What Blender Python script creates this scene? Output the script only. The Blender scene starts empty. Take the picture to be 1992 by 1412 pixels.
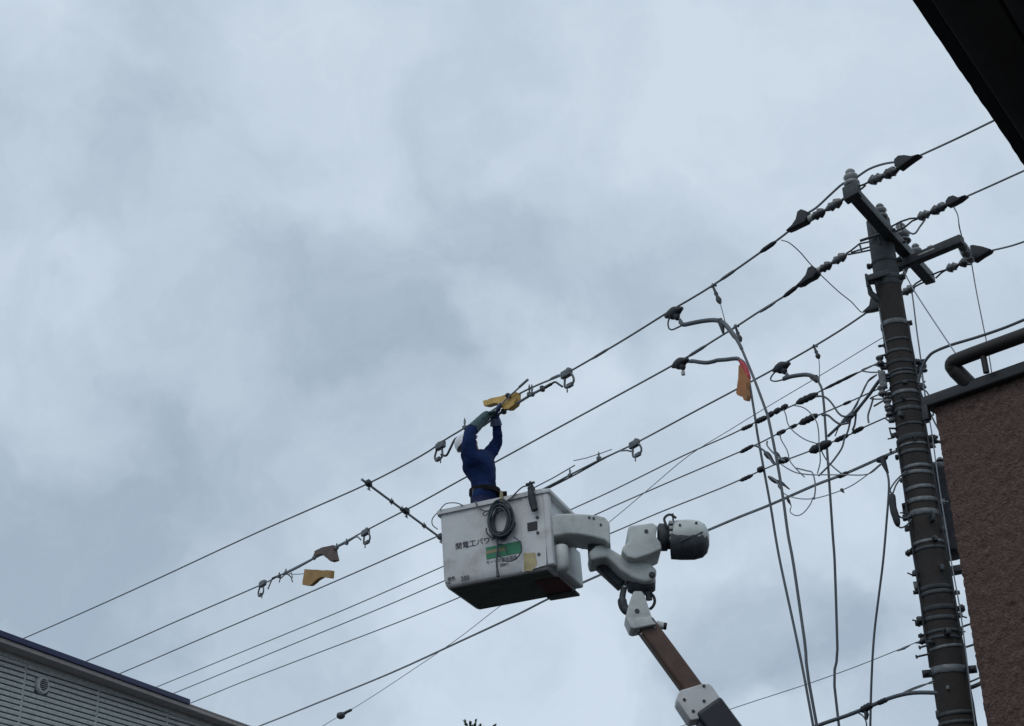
import bpy, bmesh, math, random
from mathutils import Vector as V, Matrix, noise
random.seed(7)
R = math.radians
sc = bpy.context.scene
COL = sc.collection

# ------------------------------------------------------------------ camera
EYE = V((0, 0, 4.2)); FPX = 2800.0; PITCH = R(26.5); ROLL = R(1.3)
fw = V((0, math.cos(PITCH), math.sin(PITCH)))
r0 = V((1, 0, 0)); u0 = r0.cross(fw)
rt = r0 * math.cos(ROLL) - u0 * math.sin(ROLL)
up = u0 * math.cos(ROLL) + r0 * math.sin(ROLL)
cd = bpy.data.cameras.new('camera'); cam = bpy.data.objects.new('camera', cd); COL.objects.link(cam)
cd.sensor_width = 36; cd.lens = FPX / 1992 * 36; cd.clip_start = 0.05; cd.clip_end = 5000
m = Matrix((rt, up, -fw)).transposed().to_4x4(); m.translation = EYE; cam.matrix_world = m
sc.camera = cam

def ray(x, y): return fw + rt * ((x - 996) / FPX) - up * ((y - 706) / FPX)

# ------------------------------------------------------------------ light, sky, exposure
sc.view_settings.view_transform = 'Standard'; sc.view_settings.look = 'None'
sc.view_settings.exposure = 0; sc.view_settings.gamma = 1
SUN_EL, SUN_AZ = R(48), R(205)          # thin bright part of the overcast, behind the camera
sd = bpy.data.lights.new('sun', 'SUN'); sd.energy = 0.6; sd.angle = R(40); sd.color = (1, .97, .93)
so = bpy.data.objects.new('sun', sd); COL.objects.link(so)
sdir = V((math.sin(SUN_AZ) * math.cos(SUN_EL), math.cos(SUN_AZ) * math.cos(SUN_EL), math.sin(SUN_EL)))
so.rotation_euler = (-sdir).to_track_quat('-Z', 'Y').to_euler()

def make_world():
    w = bpy.data.worlds.new('World'); sc.world = w; w.use_nodes = True
    nt = w.node_tree; nt.nodes.clear(); N = nt.nodes.new; L = nt.links.new
    out = N('ShaderNodeOutputWorld'); bg = N('ShaderNodeBackground'); bg.inputs['Strength'].default_value = 0.1
    sky = N('ShaderNodeTexSky'); sky.sky_type = 'NISHITA'; sky.sun_disc = False
    sky.sun_elevation = SUN_EL; sky.sun_rotation = SUN_AZ
    tc = N('ShaderNodeTexCoord')
    def math_(op, a, b=None, c=None):
        n = N('ShaderNodeMath'); n.operation = op
        for i, v in enumerate((a, b, c)):
            if v is None: continue
            if isinstance(v, (int, float)): n.inputs[i].default_value = v
            else: L(v, n.inputs[i])
        return n.outputs[0]
    def vmath(op, a, b):
        n = N('ShaderNodeVectorMath'); n.operation = op
        for i, v in enumerate((a, b)):
            if isinstance(v, (tuple, list, V)): n.inputs[i].default_value = tuple(v)
            elif isinstance(v, (int, float)): n.inputs['Scale'].default_value = v
            else: L(v, n.inputs[i])
        return n
    def noise_(vec, scale, detail, rough=.5):
        n = N('ShaderNodeTexNoise'); n.inputs['Scale'].default_value = scale
        n.inputs['Detail'].default_value = detail; n.inputs['Roughness'].default_value = rough
        L(vec, n.inputs['Vector']); return n
    d0 = tc.outputs['Generated']
    nz = noise_(d0, 6.0, 5, .55)
    off = vmath('SCALE', vmath('SUBTRACT', nz.outputs['Color'], (.5, .5, .5)).outputs[0], .27).outputs[0]
    d1 = vmath('NORMALIZE', vmath('ADD', d0, off).outputs[0], (0, 0, 0)).outputs[0]
    # cloud banks: pixel direction, angular radius (deg), strength (darker < 0)
    banks = [(340, 40, 5, -.38), (90, 70, 4.5, .30), (20, 290, 7, -.40), (360, 330, 6, -.35), (560, 235, 2.0, -.22), (840, 440, 9, -.38),
             (990, 400, 4.5, -.28), (700, 520, 5.5, -.28), (1390, 560, 6, -.45), (1240, 500, 5, -.30), (560, 720, 7.5, -.42), (780, 790, 5, -.25),
             (150, 960, 8, -.45), (330, 1150, 12, -.55), (60, 1200, 9, -.35), (1480, 1260, 4.5, -.85), (1740, 1300, 5.5, -.75), (950, 120, 2.5, -.12),
             (1700, 150, 10, .40), (640, 130, 7, .34), (1250, 200, 7, .25), (330, 560, 3.5, .16), (880, 560, 2.2, .25), (950, 1290, 7, .50),
             (1200, 1180, 5, .30), (1050, 720, 4, .30), (1500, 780, 6, .28), (120, 640, 5, .12), (1120, 880, 4, .10)]
    acc = None
    for (x, y, rad, amp) in banks:
        c = ray(x, y).normalized()
        dt = vmath('DOT_PRODUCT', d1, c).outputs['Value']
        mr = N('ShaderNodeMapRange'); mr.interpolation_type = 'SMOOTHERSTEP'
        mr.inputs['From Min'].default_value = math.cos(R(rad)); mr.inputs['From Max'].default_value = 1.0
        L(dt, mr.inputs['Value'])
        acc = math_('MULTIPLY_ADD', mr.outputs['Result'], amp * .56, acc if acc is not None else 0.0)
    big = noise_(d0, 2.3, 6, .55); fine = noise_(d1, 10.0, 9, .64)
    s = math_('MULTIPLY_ADD', math_('SUBTRACT', big.outputs['Fac'], .5), .35, acc)
    s = math_('MULTIPLY_ADD', math_('SUBTRACT', fine.outputs['Fac'], .5), .95, s)
    s = math_('ADD', s, .70)
    cr = N('ShaderNodeValToRGB'); L(s, cr.inputs['Fac']); e = cr.color_ramp.elements
    k = 10.0
    e[0].position = 0; e[0].color = (.375 * k, .465 * k, .568 * k, 1)
    e[1].position = 1; e[1].color = (.640 * k, .738 * k, .845 * k, 1)
    q = cr.color_ramp.elements.new(.5); q.color = (.518 * k, .612 * k, .712 * k, 1)
    mx = N('ShaderNodeMix'); mx.data_type = 'RGBA'; mx.inputs['Factor'].default_value = .94
    L(sky.outputs['Color'], mx.inputs['A']); L(cr.outputs['Color'], mx.inputs['B'])
    L(mx.outputs['Result'], bg.inputs['Color']); L(bg.outputs[0], out.inputs['Surface'])
make_world()

# ------------------------------------------------------------------ materials
MATS = {}
def mat(name, col, rough=.6, metal=0, var=.25, scale=14, bump=0, bscale=60, spec=.5, dirt=None, dscale=3, coat=0):
    if name in MATS: return MATS[name]
    m = bpy.data.materials.new(name); m.use_nodes = True; nt = m.node_tree; N = nt.nodes.new; L = nt.links.new
    b = nt.nodes['Principled BSDF']; b.inputs['Roughness'].default_value = rough; b.inputs['Metallic'].default_value = metal
    b.inputs['Specular IOR Level'].default_value = spec
    if coat: b.inputs['Coat Weight'].default_value = coat
    tc = N('ShaderNodeTexCoord')
    nz = N('ShaderNodeTexNoise'); nz.inputs['Scale'].default_value = scale; nz.inputs['Detail'].default_value = 6
    L(tc.outputs['Object'], nz.inputs['Vector'])
    cr = N('ShaderNodeValToRGB'); L(nz.outputs['Fac'], cr.inputs['Fac'])
    e = cr.color_ramp.elements; e[0].position = .3; e[1].position = .7
    e[0].color = tuple(c * (1 - var) for c in col) + (1,); e[1].color = tuple(min(1, c * (1 + var)) for c in col) + (1,)
    colout = cr.outputs['Color']
    if dirt:
        n2 = N('ShaderNodeTexNoise'); n2.inputs['Scale'].default_value = dscale; n2.inputs['Detail'].default_value = 8
        n2.inputs['Roughness'].default_value = .65; L(tc.outputs['Object'], n2.inputs['Vector'])
        c2 = N('ShaderNodeValToRGB'); L(n2.outputs['Fac'], c2.inputs['Fac']); c2.color_ramp.elements[0].position = .5; c2.color_ramp.elements[1].position = .75
        mx = N('ShaderNodeMix'); mx.data_type = 'RGBA'; L(c2.outputs['Color'], mx.inputs['Factor']); L(colout, mx.inputs['A'])
        mx.inputs['B'].default_value = tuple(dirt) + (1,); colout = mx.outputs['Result']
    L(colout, b.inputs['Base Color'])
    if bump:
        n3 = N('ShaderNodeTexNoise'); n3.inputs['Scale'].default_value = bscale; n3.inputs['Detail'].default_value = 5
        L(tc.outputs['Object'], n3.inputs['Vector'])
        bp = N('ShaderNodeBump'); bp.inputs['Strength'].default_value = bump; bp.inputs['Distance'].default_value = .02
        L(n3.outputs['Fac'], bp.inputs['Height']); L(bp.outputs['Normal'], b.inputs['Normal'])
    MATS[name] = m; return m

M_white = mat('white_fibreglass', (.54, .55, .56), .5, var=.06, scale=5, dirt=(.33, .325, .30), dscale=3.4, bump=.06, bscale=30)
M_under = mat('shaded_fibreglass_underside', (.075, .085, .072), .8, var=.3, scale=6, dirt=(.05, .055, .05), dscale=5)  # shade beneath the bucket is put into this dark colour
M_castw = mat('cast_housing_paint', (.50, .54, .53), .5, var=.12, scale=8, dirt=(.26, .27, .26), dscale=4, bump=.06)
M_black = mat('black_rubber', (.014, .017, .022), .6, var=.3)
M_dark = mat('dark_painted_steel', (.035, .042, .05), .6, var=.35, scale=20)
M_galv = mat('galvanised_steel', (.12, .135, .145), .5, metal=.3, var=.35, scale=24, dirt=(.035, .036, .038), dscale=8)
M_porcm = mat('worn_porcelain', (.21, .225, .225), .4, var=.25, scale=25, coat=.2)
M_galvd = mat('weathered_galvanised_steel', (.042, .050, .056), .6, metal=.2, var=.35, scale=30)
M_conc = mat('dark_pole_coating', (.024, .020, .018), .85, var=.35, scale=7, bump=.2, bscale=40, dirt=(.018, .017, .017), dscale=4)
M_conc2 = mat('grey_pole_top', (.034, .041, .047), .85, var=.25, scale=9, bump=.2, bscale=40)
M_wire = mat('insulated_wire', (.15, .172, .19), .55, var=.2, scale=3)
M_wire2 = mat('thin_grey_wire', (.20, .225, .25), .6, var=.2, scale=3)
M_cable = mat('black_cable_sheath', (.075, .09, .106), .5, var=.2, scale=4)
M_porc = mat('grey_porcelain', (.085, .095, .10), .35, var=.25, scale=25, coat=.2)
M_porcd = mat('brown_porcelain', (.026, .030, .035), .35, var=.3, scale=25, coat=.2)
M_porcl = mat('pale_porcelain', (.34, .35, .34), .35, var=.2, scale=25, coat=.2)
M_stucco = mat('brown_stucco', (.104, .066, .056), .95, var=.34, scale=42, bump=1.0, bscale=75)
M_cap = mat('charcoal_coping_metal', (.013, .014, .017), .5, var=.25, scale=8)
M_rail = mat('dark_bronze_rail', (.014, .0125, .012), .55, metal=.2, var=.2, scale=6)
M_side = mat('grey_green_siding', (.50, .535, .525), .8, var=.14, scale=26, bump=.35, bscale=220)
M_sided = mat('siding_backing', (.10, .12, .125), .9, var=.2)
M_navy = mat('navy_sheet_metal', (.010, .019, .075), .45, var=.2, scale=8)
M_trim = mat('beige_grey_trim', (.34, .31, .30), .7, var=.12, scale=12)
M_eave = mat('dark_eave_board', (.016, .016, .020), .9, var=.3, scale=10)
M_soffit = mat('dark_soffit_board', (.030, .027, .026), .8, var=.3, scale=5)
M_house = mat('house_render', (.25, .24, .23), .9, var=.15, scale=2)
M_jacket = mat('navy_work_jacket', (.007, .020, .076), .95, spec=.2, var=.3, scale=9, bump=.5, bscale=22)
M_skin = mat('skin', (.36, .20, .14), .6, var=.1)
M_trous = mat('navy_trousers', (.010, .016, .06), .9, var=.2)
M_glove = mat('green_rubber_glove', (.018, .055, .062), .5, var=.3, scale=20)
M_glove2 = mat('blue_rubber_glove', (.02, .038, .095), .55, var=.3, scale=20)
M_helmet = mat('white_helmet', (.62, .65, .68), .3, var=.05, coat=.3)
M_belt = mat('black_webbing', (.007, .007, .009), .95, spec=.15, var=.3, scale=30)
M_yell = mat('yellow_rubber_cover', (.56, .36, .095), .6, var=.12, scale=5, dirt=(.44, .28, .08), dscale=2)
M_ochre = mat('ochre_rubber_cover', (.33, .19, .06), .65, var=.14, scale=5, dirt=(.26, .17, .06), dscale=2)
M_beige = mat('beige_cover_sheet', (.38, .16, .06), .7, var=.15, scale=8, dirt=(.22, .15, .07), dscale=5)
M_brownc = mat('brown_rubber_cover', (.10, .07, .06), .7, var=.2, scale=8)
M_red = mat('red_tape', (.42, .025, .04), .5, var=.2, scale=20)
M_pink = mat('pale_pink_cloth', (.50, .36, .34), .9, var=.15)
M_boom = mat('brown_boom_coating', (.085, .048, .034), .6, var=.25, scale=6, dirt=(.055, .035, .03), dscale=5, bump=.05)
M_boomd = mat('navy_boom_paint', (.007, .009, .018), .45, var=.25, scale=6)
M_hose = mat('slate_rubber_hose', (.028, .045, .055), .5, var=.25, scale=10)
M_green = mat('green_sticker', (.012, .17, .085), .5, var=.12, scale=12)
M_gold = mat('faded_gold_stripe', (.24, .20, .11), .6, var=.15, scale=12)
M_ink = mat('faded_black_lettering', (.06, .06, .08), .8, var=.3, scale=40)
M_tape = mat('yellowed_tape', (.36, .31, .17), .7, var=.25, scale=12)
M_redb = mat('dull_red_panel', (.085, .020, .019), .8, var=.3, scale=8)
M_leaf = mat('leaf', (.028, .055, .032), .7, var=.4, scale=2)
M_bark = mat('bark', (.06, .045, .035), .9, var=.3, scale=6)
M_ground = mat('asphalt', (.052, .052, .054), .9, var=.25, scale=.6, bump=.2)

# ------------------------------------------------------------------ mesh helpers
def basis(t):
    t = t.normalized(); a = V((0, 0, 1)) if abs(t.z) < .9 else V((1, 0, 0))
    n1 = t.cross(a).normalized(); return n1, t.cross(n1).normalized()

def cat(pts, k=6):
    if len(pts) < 3: return [V(p) for p in pts]
    P = [pts[0] * 2 - pts[1]] + list(pts) + [pts[-1] * 2 - pts[-2]]; out = []
    for i in range(1, len(P) - 2):
        a, b, c, d = P[i - 1:i + 3]
        for j in range(k):
            t = j / k
            out.append(.5 * ((2 * b) + (c - a) * t + (2 * a - 5 * b + 4 * c - d) * t * t + (-a + 3 * b - 3 * c + d) * t ** 3))
    out.append(V(pts[-1])); return out

class MB:
    def __init__(s): s.v = []; s.f = []
    def tube(s, pts, r, n=8):
        pts = [V(p) for p in pts]; q = []
        for p in pts:
            if not q or (p - q[-1]).length > 1e-5: q.append(p)
        if isinstance(r, (list, tuple)) and len(r) != len(q): r = [r[min(len(r) - 1, int(i * len(r) / len(q)))] for i in range(len(q))]
        pts = q; b0 = len(s.v); n1 = None
        for i, p in enumerate(pts):
            t = (pts[min(i + 1, len(pts) - 1)] - pts[max(i - 1, 0)])
            if n1 is None: n1, n2 = basis(t)
            else:
                t.normalize(); n1 = n1 - t * n1.dot(t)
                n1 = n1.normalized() if n1.length > 1e-6 else basis(t)[0]
                n2 = t.cross(n1)
            rr = r[i] if isinstance(r, (list, tuple)) else r
            for j in range(n):
                a = 2 * math.pi * j / n; s.v.append(p + n1 * (math.cos(a) * rr) + n2 * (math.sin(a) * rr))
        for i in range(len(pts) - 1):
            for j in range(n):
                a = b0 + i * n + j; b = b0 + i * n + (j + 1) % n; s.f.append((a, b, b + n, a + n))
        s.f.append(tuple(b0 + j for j in range(n))[::-1]); e = b0 + (len(pts) - 1) * n; s.f.append(tuple(e + j for j in range(n)))
        return s
    def lathe(s, p, ax, prof, n=14):
        ax = ax.normalized(); return s.tubeprof([(p + ax * t, r) for t, r in prof], ax, n)
    def tubeprof(s, pr, ax, n):
        n1, n2 = basis(ax); b0 = len(s.v)
        for p, r in pr:
            for j in range(n):
                a = 2 * math.pi * j / n; s.v.append(p + n1 * (math.cos(a) * r) + n2 * (math.sin(a) * r))
        for i in range(len(pr) - 1):
            for j in range(n):
                a = b0 + i * n + j; b = b0 + i * n + (j + 1) % n; s.f.append((a, b, b + n, a + n))
        s.f.append(tuple(b0 + j for j in range(n))[::-1]); e = b0 + (len(pr) - 1) * n; s.f.append(tuple(e + j for j in range(n)))
        return s
    def prism(s, poly, th):          # polygon (3D points) extruded by vector th
        b0 = len(s.v); n = len(poly); s.v += [V(p) for p in poly] + [V(p) + th for p in poly]
        s.f.append(tuple(range(b0, b0 + n))); s.f.append(tuple(range(b0 + 2 * n - 1, b0 + n - 1, -1)))
        for i in range(n):
            j = (i + 1) % n; s.f.append((b0 + i, b0 + n + i, b0 + n + j, b0 + j))
        return s
    def box(s, c, ax, ay, az):       # centre and three half-extent vectors
        return s.prism([c - ax - ay - az, c + ax - ay - az, c + ax + ay - az, c - ax + ay - az], az * 2)
    def bar(s, a, b, w, h, upv=V((0, 0, 1))):
        t = (b - a); tn = t.normalized(); sd = tn.cross(upv)
        sd = sd.normalized() if sd.length > 1e-4 else V((1, 0, 0)); u = sd.cross(tn)
        return s.box((a + b) / 2, t / 2, sd * (w / 2), u * (h / 2))
    def ell(s, c, ax, ay, az, nu=12, nv=8):
        b0 = len(s.v); s.v.append(c - az)
        for i in range(1, nv):
            th = math.pi * i / nv - math.pi / 2
            for j in range(nu):
                a = 2 * math.pi * j / nu; s.v.append(c + (ax * math.cos(a) + ay * math.sin(a)) * math.cos(th) + az * math.sin(th))
        s.v.append(c + az); top = len(s.v) - 1
        for j in range(nu):
            s.f.append((b0, b0 + 1 + (j + 1) % nu, b0 + 1 + j)); l = b0 + 1 + (nv - 2) * nu; s.f.append((top, l + j, l + (j + 1) % nu))
        for i in range(nv - 2):
            for j in range(nu):
                a = b0 + 1 + i * nu + j; b = b0 + 1 + i * nu + (j + 1) % nu; s.f.append((a, b, b + nu, a + nu))
        return s
    def build(s, name, m, parent=None, label=None, cat=None, group=None, bev=0, seg=2, kind=None, smooth=True, jit=0, crumple=0):
        me = bpy.data.meshes.new(name); ob = bpy.data.objects.new(name, me); COL.objects.link(ob)
        if parent is not None: off = V(parent['_o']); ob.parent = parent
        else:
            off = sum(s.v, V((0, 0, 0))) / len(s.v); off.z = min(p.z for p in s.v); ob.location = off
        ob['_o'] = tuple(off)
        me.from_pydata([tuple(p - off) for p in s.v], [], s.f); me.validate()
        bm = bmesh.new(); bm.from_mesh(me); bmesh.ops.recalc_face_normals(bm, faces=bm.faces)
        if bev: bmesh.ops.bevel(bm, geom=[e for e in bm.edges if len(e.link_faces) == 2 and e.calc_face_angle(0) > .5], offset=bev, segments=seg, profile=.6, affect='EDGES', clamp_overlap=True)
        if crumple:
            bmesh.ops.triangulate(bm, faces=bm.faces[:])
            for _ in range(2): bmesh.ops.subdivide_edges(bm, edges=bm.edges[:], cuts=1, use_grid_fill=True)
            for v_ in bm.verts: v_.co += noise.noise_vector((v_.co + off) * 6) * crumple + noise.noise_vector((v_.co + off) * 21) * (crumple * .25)
        if jit:
            for v_ in bm.verts: v_.co += noise.noise_vector(v_.co * 9) * jit
        bm.to_mesh(me); bm.free()
        if smooth:
            me.polygons.foreach_set('use_smooth', [True] * len(me.polygons)); me.set_sharp_from_angle(angle=R(62))
        me.materials.append(m)
        if label: ob['label'] = label
        if cat: ob['category'] = cat
        if group: ob['group'] = group
        if kind: ob['kind'] = kind
        return ob

def thing(name, label, cat, loc, group=None):
    o = bpy.data.objects.new(name, None); COL.objects.link(o); o.location = loc; o['_o'] = tuple(loc); o.empty_display_size = .1
    o['label'] = label; o['category'] = cat
    if group: o['group'] = group
    return o

# ------------------------------------------------------------------ places
Z = V((0, 0, 1))
TH = R(40); WD = V((-math.sin(TH), math.cos(TH), 0)); WN = V((math.cos(TH), math.sin(TH), 0))   # street / wire direction and its normal
def at_D(x, y, D): d = ray(x, y); return EYE + d * (D / math.hypot(d.x, d.y))
def at_h(x, y, h): d = ray(x, y); return EYE + d * ((h - EYE.z) / d.z)
def on(x, y, p0, n): d = ray(x, y); return EYE + d * ((p0 - EYE).dot(n) / d.dot(n))
POLE = at_D(1785, 920, 12.65); POLE.z = 0
def PL(off): p0 = POLE + WN * off; return lambda x, y: on(x, y, p0, WN)       # vertical plane parallel to the street
def FP(y): return lambda a, b: on(a, b, V((0, y, 0)), V((0, 1, 0)))           # vertical plane facing the camera
def zz(ox, oy, s): return lambda pts: [(ox + x / s, oy + y / s) for x, y in pts]
def P(pl, pts): return [pl(*q) for q in pts]
def poleh(y): return on(1708 + .157 * (y - 430), y, POLE, V((POLE.x, POLE.y, 0)).normalized()).z

# ------------------------------------------------------------------ ground
g = MB(); g.prism([V((-900, -900, -.2)), V((900, -900, -.2)), V((900, 1500, -.2)), V((-900, 1500, -.2))], V((0, 0, .2)))
g.build('ground', M_ground, kind='structure', smooth=False)

# ------------------------------------------------------------------ brown stucco building at the right
wc = at_D(1817, 790, 8.6)                      # top corner of the wall
_WD, _WN = WD, WN; bv = ray(-2130, 2130); WD = V((bv.x, bv.y, 0)).normalized(); WN = V((WD.y, -WD.x, 0))     # the wall stands a few degrees off the line of the wires
zt = wc.z
bld = thing('stucco_building', 'brown stucco building with dark coping and roof rail, right edge beside the pole', 'building', V((wc.x, wc.y, 0)))
rdir = -WD                                      # along the wall towards the viewer
c0 = V((wc.x, wc.y, 0))
b = MB()                                        # visible face: real relief
nx, nz = 150, 260; Lw, Hw = 2.4, 4.2
for i in range(nx + 1):
    for j in range(nz + 1):
        p = c0 + rdir * (Lw * i / nx) + Z * (zt - Hw + Hw * j / nz)
        q = p * 17; h = noise.noise(q) * .5 + noise.noise(q * 2.3) * .45 + noise.noise(q * 5) * .3
        pit = noise.noise(p * 27 + V((5, 3, 1)))
        if pit > .36: h -= (pit - .36) * 3.2
        p = p - WN * (.014 * h)
        if i == 0: p += rdir * (.004 * noise.noise(q * 3.3))
        b.v.append(p)
for i in range(nx):
    for j in range(nz):
        a = i * (nz + 1) + j; b.f.append((a, a + nz + 1, a + nz + 2, a + 1))
b.build('stucco_face', M_stucco, bld)
b = MB()
b.prism([c0 + WN * .012 + rdir * .004, c0 + rdir * 9 + WN * .012, c0 + rdir * 9 + WN * 7, c0 + WN * 7 + rdir * .004], Z * (zt - .02)); b.build('wall', M_stucco, bld, smooth=False)
b = MB()
b.prism([c0 + rdir * 2.405 - WN * .004, c0 + rdir * 9 - WN * .004, c0 + rdir * 9 + WN * .011, c0 + rdir * 2.405 + WN * .011], Z * (zt - .02)); b.build('wall_render', M_stucco, bld, smooth=False)
b = MB()
b.prism([c0 + rdir * 0 - WN * .011, c0 + rdir * 2.405 - WN * .004, c0 + rdir * 2.405 + WN * .011, c0 + WN * .011], Z * (zt - Hw)); b.build('lower_wall', M_stucco, bld, smooth=False)
# coping: a metal cap that stands proud of the wall and turns down over it
b = MB(); lo = -.05
b.prism([c0 + rdir * lo - WN * .055 + Z * (zt - .012), c0 + rdir * 9 - WN * .055 + Z * (zt - .012), c0 + rdir * 9 + WN * .22 + Z * (zt - .012), c0 + rdir * lo + WN * .22 + Z * (zt - .012)], Z * .075)
b.build('coping', M_cap, bld, bev=.012)
b = MB(); b.prism([c0 + rdir * -.045 + WN * .221 + Z * (zt - .012), c0 + rdir * .18 + WN * .221 + Z * (zt - .012), c0 + rdir * .18 + WN * 7 + Z * (zt - .012), c0 + rdir * -.045 + WN * 7 + Z * (zt - .012)], Z * .074)
b.build('return_coping', M_cap, bld, bev=.012)
b = MB(); b.box(c0 + rdir * -.035 - WN * .045 + Z * (zt - .05), rdir * .02, WN * .02, Z * .05); b.build('coping_corner', M_cap, bld, bev=.008)
# roof rail: wide tube along the street side, turning away round the corner
zr = zt + .20
r1 = at_h(1845, 706, zr)
cor = V((r1.x, r1.y, zr))
ft = at_h(1884, 746, zt + .06)
pts = [cor + rdir * 4.5, cor + rdir * 2, cor + rdir * .5, cor + rdir * .10, cor + rdir * .02 + (ft - cor) * .06, cor + (ft - cor) * .25, cor + (ft - cor) * .6, ft, ft - Z * .03]
b = MB(); b.tube(pts[:2] + cat(pts[2:8], 5), [.044] * 14 + [.047] * 4 + [.050] * 9, 18); b.build('roof_rail', M_rail, bld)
for s_ in (.23, 1.5, 2.8):
    p = cor + rdir * s_; b = MB(); b.tube([V((p.x, p.y, zt + .05)), V((p.x, p.y, zr - .01))], .019, 12); b.build('rail_post', M_rail, bld)

WD, WN = _WD, _WN
# ------------------------------------------------------------------ the viewer's own house: eave overhead, wall beside the viewer
ze = EYE.z + 2.5
e0 = at_h(1775, 0, ze); e1 = at_h(1992, 322, ze); ed = (e1 - e0).normalized(); en = V((ed.y, -ed.x, 0))
ev = thing('eave', 'black eave overhang cutting across the top right corner', 'eave', V((e0.x, e0.y, 0)) + en * .95)
b = MB(); n = 420
lowv, hiv = [], []
for i in range(n + 1):
    p = e0 + ed * (-3.2 + 9.0 * i / n); j = .0022 * noise.noise(p * 31) + .0012 * noise.noise(p * 9)
    lowv.append(p - en * j)
b.v = [p.copy() for p in lowv] + [p + Z * .10 - en * .02 for p in lowv] + [p + en * 1.0 for p in lowv] + [p + en * 1.0 + Z * .45 for p in lowv]
k = n + 1
for i in range(n):
    b.f += [(i, i + 1, k + i + 1, k + i), (i, 2 * k + i, 2 * k + i + 1, i + 1), (k + i, k + i + 1, 3 * k + i + 1, 3 * k + i), (2 * k + i, 3 * k + i, 3 * k + i + 1, 2 * k + i + 1)]
b.build('eave_board', M_eave, ev, smooth=False)
for k in range(6):                               # soffit boards with narrow gaps
    a_ = .045 + k * .150; q0 = e0 + ed * -3.1 + en * a_ - Z * .016
    b = MB(); b.prism([q0, q0 + ed * 8.6, q0 + ed * 8.6 + en * .140, q0 + en * .140], Z * .013); b.build('soffit_board', M_soffit, ev, bev=.003, seg=1)
b = MB(); q0 = V((e0.x, e0.y, 0)) + en * .95 - ed * 3.2
b.prism([q0, q0 + ed * 9, q0 + ed * 9 + en * .2, q0 + en * .2], Z * (ze - .004)); b.build('house_wall', M_house, ev, smooth=False)

# ------------------------------------------------------------------ left house with grooved siding
hv = ray(2490, 2060); hd = V((hv.x, hv.y, 0)).normalized(); hn = V((hd.y, -hd.x, 0))    # wall direction, outward normal
h0 = at_D(0, 1300, 14.3)
HW = lambda x, y: on(x, y, h0, hn)
def hs(x, y): p = HW(x, y); return (p - h0).dot(hd), p.z
def hp(s, z, out=0): return V((h0.x, h0.y, 0)) + hd * s + hn * out + Z * z
OV = .20                                             # eave overhang
def ho(x, y, o=OV): p = on(x, y, h0 + hn * o, hn); return (p - h0).dot(hd), p.z
sA, zA = ho(0, 1248); sB, zB = ho(508, 1429)        # lower front edge of the trim
slope = (zB - zA) / (sB - sA)
rake = lambda s: zA + slope * (s - sA)
hou = thing('siding_house', 'grey house with ribbed horizontal siding and navy roof edge, lower left corner', 'house', hp(0, 0, -.3))
S0, S1 = sA - 2.0, sB + 2.5
b = MB(); b.prism([hp(S0, 0, -.012), hp(S1, 0, -.012), hp(S1, rake(S1), -.012), hp(S0, rake(S0), -.012)], -hn * 6.0); b.build('wall', M_sided, hou, smooth=False)
joints = [hs(*q)[0] for q in ((45, 1340), (190, 1365), (326, 1390))]; dj = joints[1] - joints[0]
edges = [joints[0] - 2 * dj, joints[0] - dj] + joints + [joints[2] + dj, joints[2] + 2 * dj]
pz = abs(hs(0, 1290)[1] - hs(0, 1301)[1])           # rib pitch
zb0 = hs(0, 1530)[1]
sj, sz = hs(80, 1333)                               # vent centre
for i in range(len(edges) - 1):
    a0, a1 = edges[i] + .010, edges[i + 1] - .010
    for k in range(60):
        z0 = zb0 + k * pz; z1 = z0 + pz * .74
        end = a1
        if rake(a1) < z1 + .012: end = sA + (z1 + .012 - zA) / slope
        if end - a0 < .03: continue
        if hs(530, 1412)[0] < a0: continue
        segs = [(a0, end)]
        if a0 < sj < end and abs((z0 + z1) / 2 - sz) < .085: segs = [(a0, sj - .095), (sj + .095, end)]
        for (x0, x1) in segs:
            if x1 - x0 < .02: continue
            b = MB(); d_ = .010
            b.prism([hp(x0, z0, -.010), hp(x0, z0, .008), hp(x0, z1 - d_, .012), hp(x0, z1, .002), hp(x0, z1, -.010)], hd * (x1 - x0))
            b.build('siding_rib', M_side, hou, smooth=False)
for s_ in edges[1:-1]:
    b = MB(); zt_ = rake(s_) - .047
    b.prism([hp(s_ - .009, zb0 - 1, -.010), hp(s_ + .009, zb0 - 1, -.010), hp(s_ + .009, zt_, -.010), hp(s_ - .009, zt_, -.010)], hn * .016); b.build('joint_strip', M_side, hou, smooth=False)
# vent: round hood with slats
vn = MB(); vc = hp(sj, sz, -.005); vn.lathe(vc, hn, [(0, .088), (.03, .088), (.042, .075), (.042, .058), (.02, .055)], 28); vent = vn.build('round_vent', M_side, hou)
for k in range(5):
    dz = (k - 2) * .019; w = math.sqrt(max(.052 ** 2 - dz * dz, 1e-4))
    b = MB(); b.prism([vc + Z * (dz - .004) + hn * .042 - hd * w, vc + Z * (dz - .004) + hn * .042 + hd * w, vc + Z * (dz + .006) + hn * .03 + hd * w, vc + Z * (dz + .006) + hn * .03 - hd * w], hn * .003); b.build('vent_slat', M_side, vent, smooth=False)
b = MB(); b.lathe(vc + hn * .0225, hn, [(0, .054), (.001, .054)], 24); b.build('vent_dark', M_black, vent)
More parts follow.
